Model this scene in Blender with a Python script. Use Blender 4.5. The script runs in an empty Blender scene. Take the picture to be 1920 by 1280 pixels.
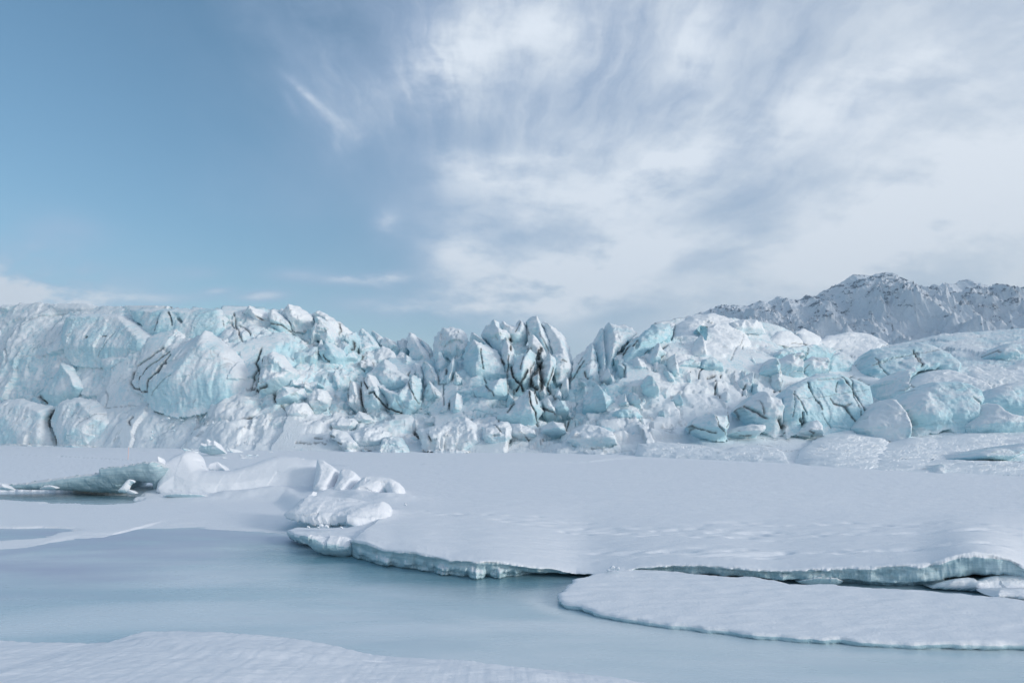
import bpy, math, random
import numpy as np
from mathutils import Vector
from mathutils.geometry import delaunay_2d_cdt

random.seed(11)
S = bpy.context.scene
COL = S.collection

# ------------------------------------------------------------------ camera model
F, CX, CY, HOR = 1280.0, 960.0, 640.0, 805.0
PITCH = math.atan((HOR - CY) / F)
CP, SP = math.cos(PITCH), math.sin(PITCH)
CAMZ = 2.5


def rays(px, py):
    a = (np.asarray(px, float) - CX) / F
    b = (CY - np.asarray(py, float)) / F
    return a, CP - SP * b, SP + CP * b


def P3(px, py, Y):
    """world points seen at (px, py) of the 1920 wide photograph at depth Y"""
    x, y, z = rays(px, py)
    t = np.asarray(Y, float) / y
    return np.stack([x * t, y * t, CAMZ + z * t], -1)


def PG(px, py, z=0.0):
    x, y, zz = rays(px, py)
    t = (z - CAMZ) / zz
    return np.stack([x * t, y * t, CAMZ + zz * t], -1)


# ------------------------------------------------------------------ numpy noise
_r = np.random.RandomState(5)
PERM = np.concatenate([_r.permutation(256)] * 3)
GR = _r.normal(size=(256, 3))
GR /= np.linalg.norm(GR, axis=1)[:, None]


def perlin(p):
    p = np.asarray(p, float)
    i = np.floor(p).astype(int)
    f = p - i
    u = f * f * f * (f * (f * 6 - 15) + 10)
    i &= 255
    out = 0
    for dx in (0, 1):
        wx = u[:, 0] if dx else 1 - u[:, 0]
        for dy in (0, 1):
            wy = u[:, 1] if dy else 1 - u[:, 1]
            for dz in (0, 1):
                wz = u[:, 2] if dz else 1 - u[:, 2]
                h = PERM[PERM[PERM[i[:, 0] + dx] + i[:, 1] + dy] + i[:, 2] + dz]
                g = GR[h]
                out = out + wx * wy * wz * (g[:, 0] * (f[:, 0] - dx) + g[:, 1] * (f[:, 1] - dy) + g[:, 2] * (f[:, 2] - dz))
    return out * 1.5


def fbm(p, octv=4, gain=0.5, lac=2.03):
    a, s, q = 1.0, 0, np.asarray(p, float)
    for k in range(octv):
        s = s + a * perlin(q + 17.3 * k)
        a *= gain
        q = q * lac
    return s


def ridged(p, octv=5, gain=0.55, lac=2.1):
    a, s, q, w = 1.0, 0, np.asarray(p, float), 1.0
    for k in range(octv):
        n = 1 - np.abs(perlin(q + 9.1 * k)) * 1.6
        n = np.clip(n, 0, 1) ** 2 * w
        s = s + a * n
        w = np.clip(n * 1.6, 0, 1)
        a *= gain
        q = q * lac
    return s


def _hash(ix, iy, iz, seed):
    h = (ix.astype(np.int64) * 374761393 + iy.astype(np.int64) * 668265263 + iz.astype(np.int64) * 2147483647 + seed * 144665) & 0xFFFFFFFF
    h = ((h ^ (h >> 13)) * 1274126177) & 0xFFFFFFFF
    return h ^ (h >> 16)


def _rnd(h, k):
    h = ((h + k * 2654435761) & 0xFFFFFFFF)
    h = ((h ^ (h >> 15)) * 2246822519) & 0xFFFFFFFF
    h = ((h ^ (h >> 13)) * 3266489917) & 0xFFFFFFFF
    h = h ^ (h >> 16)
    return h.astype(float) / 4294967296.0


def facets(p, cell, seed=0, k=0.7, tilt=1.6, groove=0.0, edge=False):
    """upper envelope of tilted cones, one per cell: broken blocks with planar faces"""
    q = np.asarray(p, float) / np.asarray(cell, float)
    i = np.floor(q).astype(int)
    best = np.full(len(q), -9.0)
    sec = np.full(len(q), -9.0)
    for dx in (-1, 0, 1):
        for dy in (-1, 0, 1):
            for dz in (-1, 0, 1):
                c0, c1, c2 = i[:, 0] + dx, i[:, 1] + dy, i[:, 2] + dz
                h = _hash(c0, c1, c2, seed)
                d0 = q[:, 0] - c0 - _rnd(h, 1)
                d1 = q[:, 1] - c1 - _rnd(h, 2)
                d2 = q[:, 2] - c2 - _rnd(h, 3)
                v = (_rnd(h, 4) * 0.7 + tilt * ((_rnd(h, 5) - .5) * d0 + (_rnd(h, 6) - .5) * d1 + (_rnd(h, 7) - .5) * d2)
                     - k * np.sqrt(d0 * d0 + d1 * d1 + d2 * d2))
                sec = np.maximum(sec, np.minimum(best, v))
                best = np.maximum(best, v)
    if groove:
        best = best - groove * np.exp(-(best - sec) / 0.05)
    if edge:
        return best, np.exp(-((best - sec) / .035) ** 2)
    return best


def sstep(a, b, x):
    t = np.clip((x - a) / (b - a), 0, 1)
    return t * t * (3 - 2 * t)


# ------------------------------------------------------------------ 2D helpers
def dpoly(pts, line, closed=False, chunk=None):
    pts = np.asarray(pts, float)
    L = np.asarray(line, float)
    if closed:
        L = np.vstack([L, L[:1]])
    out = np.full(len(pts), 1e9)
    for a, b in zip(L[:-1], L[1:]):
        ab = b - a
        t = np.clip(((pts - a) @ ab) / max(ab @ ab, 1e-9), 0, 1)
        out = np.minimum(out, np.hypot(*(pts - a - t[:, None] * ab).T))
    return out


def inside(pts, poly):
    pts = np.asarray(pts, float)
    poly = np.asarray(poly, float)
    c = np.zeros(len(pts), bool)
    j = len(poly) - 1
    for i in range(len(poly)):
        (xi, yi), (xj, yj) = poly[i], poly[j]
        if yi != yj:
            m = ((yi > pts[:, 1]) != (yj > pts[:, 1])) & (pts[:, 0] < (xj - xi) * (pts[:, 1] - yi) / (yj - yi) + xi)
            c ^= m
        j = i
    return c


def densify(poly, sp, closed=True):
    P = np.asarray(poly, float)
    Q = np.vstack([P, P[:1]]) if closed else P
    out = []
    for a, b in zip(Q[:-1], Q[1:]):
        n = max(1, int(round(np.hypot(*(b - a)) / sp)))
        for k in range(n):
            out.append(a + (b - a) * k / n)
    if not closed:
        out.append(Q[-1])
    return np.array(out)


def smooth_poly(P, it=1):
    P = np.asarray(P, float)
    for _ in range(it):
        N = np.roll(P, -1, 0)
        P = np.stack([P * .78 + N * .22, P * .22 + N * .78], 1).reshape(-1, 2)
    return P


# ------------------------------------------------------------------ mesh making
def link(name, me, parent=None):
    o = bpy.data.objects.new(name, me)
    COL.objects.link(o)
    if parent:
        o.parent = parent
    return o


def mesh_from(name, V, faces, mats, attrs=None, smooth=True, parent=None, matidx=None):
    me = bpy.data.meshes.new(name)
    V = np.asarray(V, float)
    if isinstance(faces, np.ndarray):
        n, k = faces.shape
        me.vertices.add(len(V))
        me.vertices.foreach_set('co', V.ravel())
        me.loops.add(n * k)
        me.loops.foreach_set('vertex_index', faces.ravel().astype(np.int32))
        me.polygons.add(n)
        me.polygons.foreach_set('loop_start', (np.arange(n) * k).astype(np.int32))
        me.polygons.foreach_set('loop_total', np.full(n, k, np.int32))
    else:
        me.from_pydata([tuple(v) for v in V], [], faces)
    me.update(calc_edges=True)
    me.validate()
    for m in (mats if isinstance(mats, (list, tuple)) else [mats]):
        me.materials.append(m)
    if matidx is not None:
        me.polygons.foreach_set('material_index', np.asarray(matidx, np.int32))
    for key, val in (attrs or {}).items():
        at = me.attributes.new(key, 'FLOAT', 'POINT')
        at.data.foreach_set('value', np.asarray(val, np.float32))
    me.polygons.foreach_set('use_smooth', np.full(len(me.polygons), bool(smooth)))
    me.update()
    return link(name, me, parent)


def grid_faces(nr, nc):
    r, c = np.meshgrid(np.arange(nr - 1), np.arange(nc - 1), indexing='ij')
    a = (r * nc + c).ravel()
    return np.stack([a, a + 1, a + nc + 1, a + nc], -1)


def tag(o, label, cat, group=None, kind=None):
    if label:
        o['label'] = label
    if cat:
        o['category'] = cat
    if group:
        o['group'] = group
    if kind:
        o['kind'] = kind
    return o


def fill_poly(outline, sp, hexjit=0.25, seed=0):
    """triangulate a polygon (N,2) with interior points sp apart -> pts, tris, n_outline"""
    rs = np.random.RandomState(seed)
    lo, hi = outline.min(0), outline.max(0)
    ys = np.arange(lo[1], hi[1], sp * .87)
    pts = []
    for k, y in enumerate(ys):
        xs = np.arange(lo[0] + (sp / 2 if k % 2 else 0), hi[0], sp)
        pts.append(np.stack([xs, np.full_like(xs, y)], -1))
    pts = np.vstack(pts) + rs.uniform(-hexjit, hexjit, (sum(map(len, pts)), 2)) * sp
    pts = pts[inside(pts, outline)]
    pts = pts[dpoly(pts, outline, True) > sp * .45]
    n = len(outline)
    allp = np.vstack([outline, pts])
    vs, es, fs, *_ = delaunay_2d_cdt([Vector(p) for p in allp.tolist()], [], [list(range(n))], 1, 1e-5)
    vs = np.array([tuple(v) for v in vs])
    tri = np.array([f if len(f) == 3 else f[:3] for f in fs], int)
    a, b, c = vs[tri[:, 0]], vs[tri[:, 1]], vs[tri[:, 2]]
    cr = (b[:, 0] - a[:, 0]) * (c[:, 1] - a[:, 1]) - (b[:, 1] - a[:, 1]) * (c[:, 0] - a[:, 0])
    tri[cr < 0] = tri[cr < 0][:, ::-1]
    return vs, tri


def boundary_edges(tri):
    e = np.vstack([tri[:, [0, 1]], tri[:, [1, 2]], tri[:, [2, 0]]])
    key = np.sort(e, 1)
    _, idx, cnt = np.unique(key, axis=0, return_index=True, return_counts=True)
    return e[idx[cnt == 1]]


# ------------------------------------------------------------------ node helper
class NT:
    def __init__(s, nt):
        s.nt = nt
        nt.nodes.clear()

    def n(s, t, **kw):
        nd = s.nt.nodes.new(t)
        for k, v in kw.items():
            setattr(nd, k, v)
        return nd

    def put(s, sock, v):
        if isinstance(v, bpy.types.NodeSocket):
            s.nt.links.new(v, sock)
        elif v is not None:
            sock.default_value = v

    def m(s, op, a, b=None, c=None, clamp=False):
        nd = s.n('ShaderNodeMath', operation=op, use_clamp=clamp)
        s.put(nd.inputs[0], a)
        if b is not None:
            s.put(nd.inputs[1], b)
        if c is not None:
            s.put(nd.inputs[2], c)
        return nd.outputs[0]

    def ss(s, x, a, b, lo=0.0, hi=1.0):
        nd = s.n('ShaderNodeMapRange', interpolation_type='SMOOTHSTEP')
        for k, v in enumerate((x, a, b, lo, hi)):
            s.put(nd.inputs[k], v)
        return nd.outputs[0]

    def lin(s, x, a, b, lo=0.0, hi=1.0):
        nd = s.n('ShaderNodeMapRange')
        for k, v in enumerate((x, a, b, lo, hi)):
            s.put(nd.inputs[k], v)
        return nd.outputs[0]

    def mix(s, f, a, b, mode='MIX'):
        nd = s.n('ShaderNodeMix', data_type='RGBA', blend_type=mode)
        s.put(nd.inputs[0], f)
        for sock, v in ((nd.inputs[6], a), (nd.inputs[7], b)):
            s.put(sock, (*v, 1) if isinstance(v, tuple) and len(v) == 3 else v)
        return nd.outputs[2]

    def noise(s, vec, scale, detail=4, rough=.55, dist=0.0):
        nd = s.n('ShaderNodeTexNoise')
        s.put(nd.inputs['Vector'], vec)
        nd.inputs['Scale'].default_value = scale
        nd.inputs['Detail'].default_value = detail
        nd.inputs['Roughness'].default_value = rough
        nd.inputs['Distortion'].default_value = dist
        return nd.outputs[0]

    def map(s, vec, scale=(1, 1, 1), rot=(0, 0, 0), loc=(0, 0, 0)):
        nd = s.n('ShaderNodeMapping')
        s.put(nd.inputs[0], vec)
        nd.inputs[1].default_value = loc
        nd.inputs[2].default_value = rot
        nd.inputs[3].default_value = scale
        return nd.outputs[0]

    def attr(s, name):
        return s.n('ShaderNodeAttribute', attribute_name=name).outputs['Fac']

    def pos(s):
        return s.n('ShaderNodeNewGeometry').outputs['Position']

    def sep(s, v):
        nd = s.n('ShaderNodeSeparateXYZ')
        s.put(nd.inputs[0], v)
        return nd.outputs

    def comb(s, x, y, z):
        nd = s.n('ShaderNodeCombineXYZ')
        for k, v in enumerate((x, y, z)):
            s.put(nd.inputs[k], v)
        return nd.outputs[0]

    def bump(s, h, strength, dist, normal=None):
        nd = s.n('ShaderNodeBump')
        nd.inputs['Strength'].default_value = strength
        nd.inputs['Distance'].default_value = dist
        s.put(nd.inputs['Height'], h)
        if normal is not None:
            s.put(nd.inputs['Normal'], normal)
        return nd.outputs[0]


def new_mat(name):
    m = bpy.data.materials.new(name)
    m.use_nodes = True
    return m, NT(m.node_tree)


def finish(N, color, rough, normal=None, spec=None, **kw):
    b = N.n('ShaderNodeBsdfPrincipled')
    N.put(b.inputs['Base Color'], (*color, 1) if isinstance(color, tuple) and len(color) == 3 else color)
    N.put(b.inputs['Roughness'], rough)
    if normal is not None:
        N.put(b.inputs['Normal'], normal)
    if spec is not None:
        N.put(b.inputs['Specular IOR Level'], spec)
    for k, v in kw.items():
        N.put(b.inputs[k], v)
    o = N.n('ShaderNodeOutputMaterial')
    N.nt.links.new(b.outputs[0], o.inputs[0])
    return b


SNOWC = (0.86, 0.875, 0.905)


def mat_snow():
    m, N = new_mat('snow')
    p = N.pos()
    n1 = N.noise(p, 0.6, 5)
    n2 = N.noise(N.map(p, (6, 22, 22), (0, 0, .12)), 1.0, 4, .6)
    n3 = N.noise(p, 60, 3, .6)
    c = N.mix(n1, (0.82, 0.845, 0.89), SNOWC)
    h = N.m('ADD', N.m('MULTIPLY', n2, .5), N.m('MULTIPLY', n3, .12))
    finish(N, c, .75, N.bump(h, .35, .06), .25)
    return m


def mat_glacier():
    m, N = new_mat('glacier_ice')
    g = N.n('ShaderNodeNewGeometry')
    p = g.outputs['Position']
    nz = N.sep(g.outputs['Normal'])[2]
    ice, dirt_shade = N.attr('ice'), N.attr('dirt_shade')
    na = N.noise(p, .35, 6, .6)
    nb = N.noise(p, 2.2, 5, .62)
    nc = N.noise(N.map(p, (1.2, 1.2, 5.0), (.25, .2, 0)), 1.0, 5, .6)     # layering of the ice
    mixn = N.m('ADD', N.m('MULTIPLY', N.m('SUBTRACT', na, .5), 1.3), N.m('MULTIPLY', N.m('SUBTRACT', nb, .5), 1.1))
    lo = N.lin(ice, 0, 1, -.62, .58)
    snow = N.ss(N.m('SUBTRACT', N.m('ADD', N.m('MULTIPLY', nz, .42), mixn), lo), -.34, .40)
    deepf = N.m('MULTIPLY', ice, N.ss(N.m('ADD', N.m('MULTIPLY', na, .5), N.m('MULTIPLY', nc, .5)), .32, .66))
    icec = N.mix(deepf, (0.62, 0.81, 0.865), (0.33, 0.62, 0.715))
    snc = N.mix(nb, (0.80, 0.855, 0.885), (0.87, 0.885, 0.91))
    c = N.mix(snow, icec, snc)
    dm = N.m('MULTIPLY', dirt_shade, N.ss(nb, .25, .55, .55, 1.0), clamp=True)
    c = N.mix(dm, c, (0.035, 0.042, 0.043))
    rough = N.lin(snow, 0, 1, .42, .75)
    cr = N.m('ABSOLUTE', N.m('SUBTRACT', N.noise(N.map(p, (1, 1, .7)), 1.7, 6, .6, .5), .5))
    soft = N.lin(ice, .12, .4, .12, 1.0)
    h = N.m('MULTIPLY', soft, N.m('ADD', N.m('ADD', N.m('MULTIPLY', nc, .5), N.m('MULTIPLY', N.noise(p, 7, 4, .65), .5)), N.m('MULTIPLY', cr, 1.5)))
    finish(N, c, rough, N.bump(h, .55, .18), .3)
    return m


def mat_ledge():
    """near ice: snow on top, layered teal ice on broken faces"""
    m, N = new_mat('broken_lake_ice')
    g = N.n('ShaderNodeNewGeometry')
    p = g.outputs['Position']
    nz = N.sep(g.outputs['Normal'])[2]
    ice, dirt_shade = N.attr('ice'), N.attr('dirt_shade')
    nb = N.noise(p, 3.5, 5, .62)
    nc = N.noise(N.map(p, (1.0, 1.0, 14.0)), 1.6, 5, .6)
    nf = N.noise(p, 26, 4, .62)
    mixn = N.m('ADD', N.m('MULTIPLY', N.m('SUBTRACT', nb, .5), .5), N.m('MULTIPLY', N.m('SUBTRACT', nf, .5), .25))
    lo = N.lin(ice, 0, 1, -.9, .5)
    snow = N.ss(N.m('SUBTRACT', N.m('ADD', nz, mixn), lo), -.08, .2)
    icec = N.mix(N.ss(nc, .3, .7), (0.62, 0.75, 0.795), (0.385, 0.565, 0.63))
    icec = N.mix(N.ss(nf, .56, .7), icec, (0.62, 0.75, 0.79))
    c = N.mix(snow, icec, (0.85, 0.87, 0.905))
    c = N.mix(N.m('MULTIPLY', dirt_shade, N.ss(nf, .2, .6, .5, 1), clamp=True), c, (0.05, 0.125, 0.16))  # dark teal; on the snow field it paints the undercut's shade
    n2 = N.noise(N.map(p, (6, 22, 22), (0, 0, .12)), 1.0, 4, .6)
    n5 = N.noise(N.map(p, (1.3, 5.5, 5), (0, 0, .08)), 1.0, 4, .6)
    h = N.m('ADD', N.m('ADD', N.m('MULTIPLY', nf, .4), N.m('MULTIPLY', n2, .4)), N.m('MULTIPLY', n5, .55))
    finish(N, c, N.lin(snow, 0, 1, .3, .75), N.bump(h, .4, .05), .35)
    return m


def mat_lake():
    m, N = new_mat('lake_ice')
    p = N.pos()
    fr = N.attr('frost')
    dp = N.attr('deep_reflection')
    n1 = N.noise(N.map(p, (.14, .42, 1)), 1.0, 5, .55, .4)
    n2 = N.noise(N.map(p, (.5, 2.4, 1), (0, 0, .15)), 1.0, 5, .6, .6)
    n3 = N.noise(N.map(p, (2.5, 9, 1)), 3.0, 4, .65)
    c = N.mix(N.ss(n1, .36, .66), (0.48, 0.62, 0.68), (0.74, 0.80, 0.835))
    c = N.mix(N.m('MULTIPLY', N.ss(n2, .56, .72), .35), c, (0.55, 0.63, 0.70))
    c = N.mix(dp, c, (0.12, 0.285, 0.35))  # ledge reflection painted dark into the ice, together with its depth
    frm = N.m('MULTIPLY', fr, N.ss(N.m('ADD', n3, N.m('MULTIPLY', fr, .25)), .38, .62), clamp=True)
    c = N.mix(N.attr('rim'), c, (0.70, 0.765, 0.79))
    c = N.mix(frm, c, (0.50, 0.55, 0.665))
    rough = N.m('ADD', N.lin(n2, .3, .7, .20, .34), N.m('MULTIPLY', frm, .3))
    finish(N, c, rough, N.bump(N.m('ADD', n2, N.m('MULTIPLY', n3, .15)), .03, .05), .45)
    return m


def mat_mountain():
    m, N = new_mat('snowy_rock')
    g = N.n('ShaderNodeNewGeometry')
    p = g.outputs['Position']
    rk = N.attr('rock')
    n = N.noise(N.map(p, (1, .6, 1.3)), .075, 9, .72)
    n2 = N.noise(N.map(p, (1, 1, 2.4), (.5, 0.3, 0)), .018, 7, .7)
    f = N.ss(N.m('ADD', rk, N.m('ADD', N.m('MULTIPLY', N.m('SUBTRACT', n, .5), 1.7), N.m('MULTIPLY', N.m('SUBTRACT', n2, .5), 1.5))), .50, .64)
    rc = N.mix(n, (0.08, 0.11, 0.165), (0.17, 0.215, 0.285))
    c = N.mix(f, (0.83, 0.885, 0.95), rc)
    finish(N, c, .85, N.bump(N.m('ADD', n, n2), .6, 9.0), .1)
    return m


def mat_plain(name, c1, c2, scale=4, rough=.6):
    m, N = new_mat(name)
    n = N.noise(N.pos(), scale, 5, .6)
    finish(N, N.mix(n, c1, c2), rough, N.bump(n, .3, .03), .3)
    return m


M_SNOW, M_GLAC, M_LEDGE, M_LAKE, M_MTN = mat_snow(), mat_glacier(), mat_ledge(), mat_lake(), mat_mountain()

# =================================================================== GLACIER
I = np.interp
BASE = np.array([(-400, 832), (0, 834), (240, 838), (420, 843), (600, 843), (800, 846), (1000, 849), (1200, 853), (1400, 858), (1500, 861), (1700, 866), (1920, 872), (2300, 878)], float)
SKY = np.array([(-400, 566), (0, 575), (50, 571), (90, 571), (150, 571), (190, 577), (300, 577), (400, 581), (470, 584), (520, 586), (560, 592), (620, 608), (680, 640), (720, 655), (780, 672), (820, 664), (870, 655), (950, 640), (1050, 662), (1080, 692), (1110, 682), (1180, 640), (1230, 608), (1270, 598), (1300, 593), (1330, 591), (1370, 597), (1420, 603), (1460, 612), (1510, 630), (1560, 645), (1640, 652), (1700, 640), (1760, 628), (1800, 624), (1860, 621), (1920, 616), (2300, 600)], float)
YB = np.array([(-400, 104), (0, 97), (240, 84), (420, 74), (600, 71), (800, 69), (1000, 64), (1200, 58), (1400, 52), (1500, 49), (1700, 46), (1920, 42), (2300, 38)], float)
LL = np.array([(-400, 18), (0, 20), (300, 20), (450, 24), (700, 34), (900, 26), (1060, 30), (1150, 30), (1300, 46), (1600, 70), (1920, 75), (2300, 75)], float)
GS = [-.3, 0, .12, .28, .7, 1.0, 1.4]
GV = [-.2, 0, .16, .32, .58, 1.0, 1.7]


def base_y(px): return I(px, BASE[:, 0], BASE[:, 1])
def sky_y(px): return I(px, SKY[:, 0], SKY[:, 1])


def ybody(px, py):
    pb, pt = base_y(px), sky_y(px)
    s = (pb - py) / (pb - pt)
    return I(px, YB[:, 0], YB[:, 1]) + I(px, LL[:, 0], LL[:, 1]) * I(s, GS, GV)


ZM = 3.764


def reg(r, pts):
    pts = np.asarray(pts, float)
    if r == 'E':
        return pts / 3.2 + (1420, 480)
    if r == 'F':
        return pts / 8.0 + (900, 580)
    if r == 'G':
        return pts / 8.0 + (560, 600)
    if r == 'H':
        return pts / 6.4 + (1120, 580)
    if r == 'P':
        return pts
    return pts / ZM + ({'A': 0, 'B': 400, 'C': 780, 'D': 1180}[r], 540)


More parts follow.
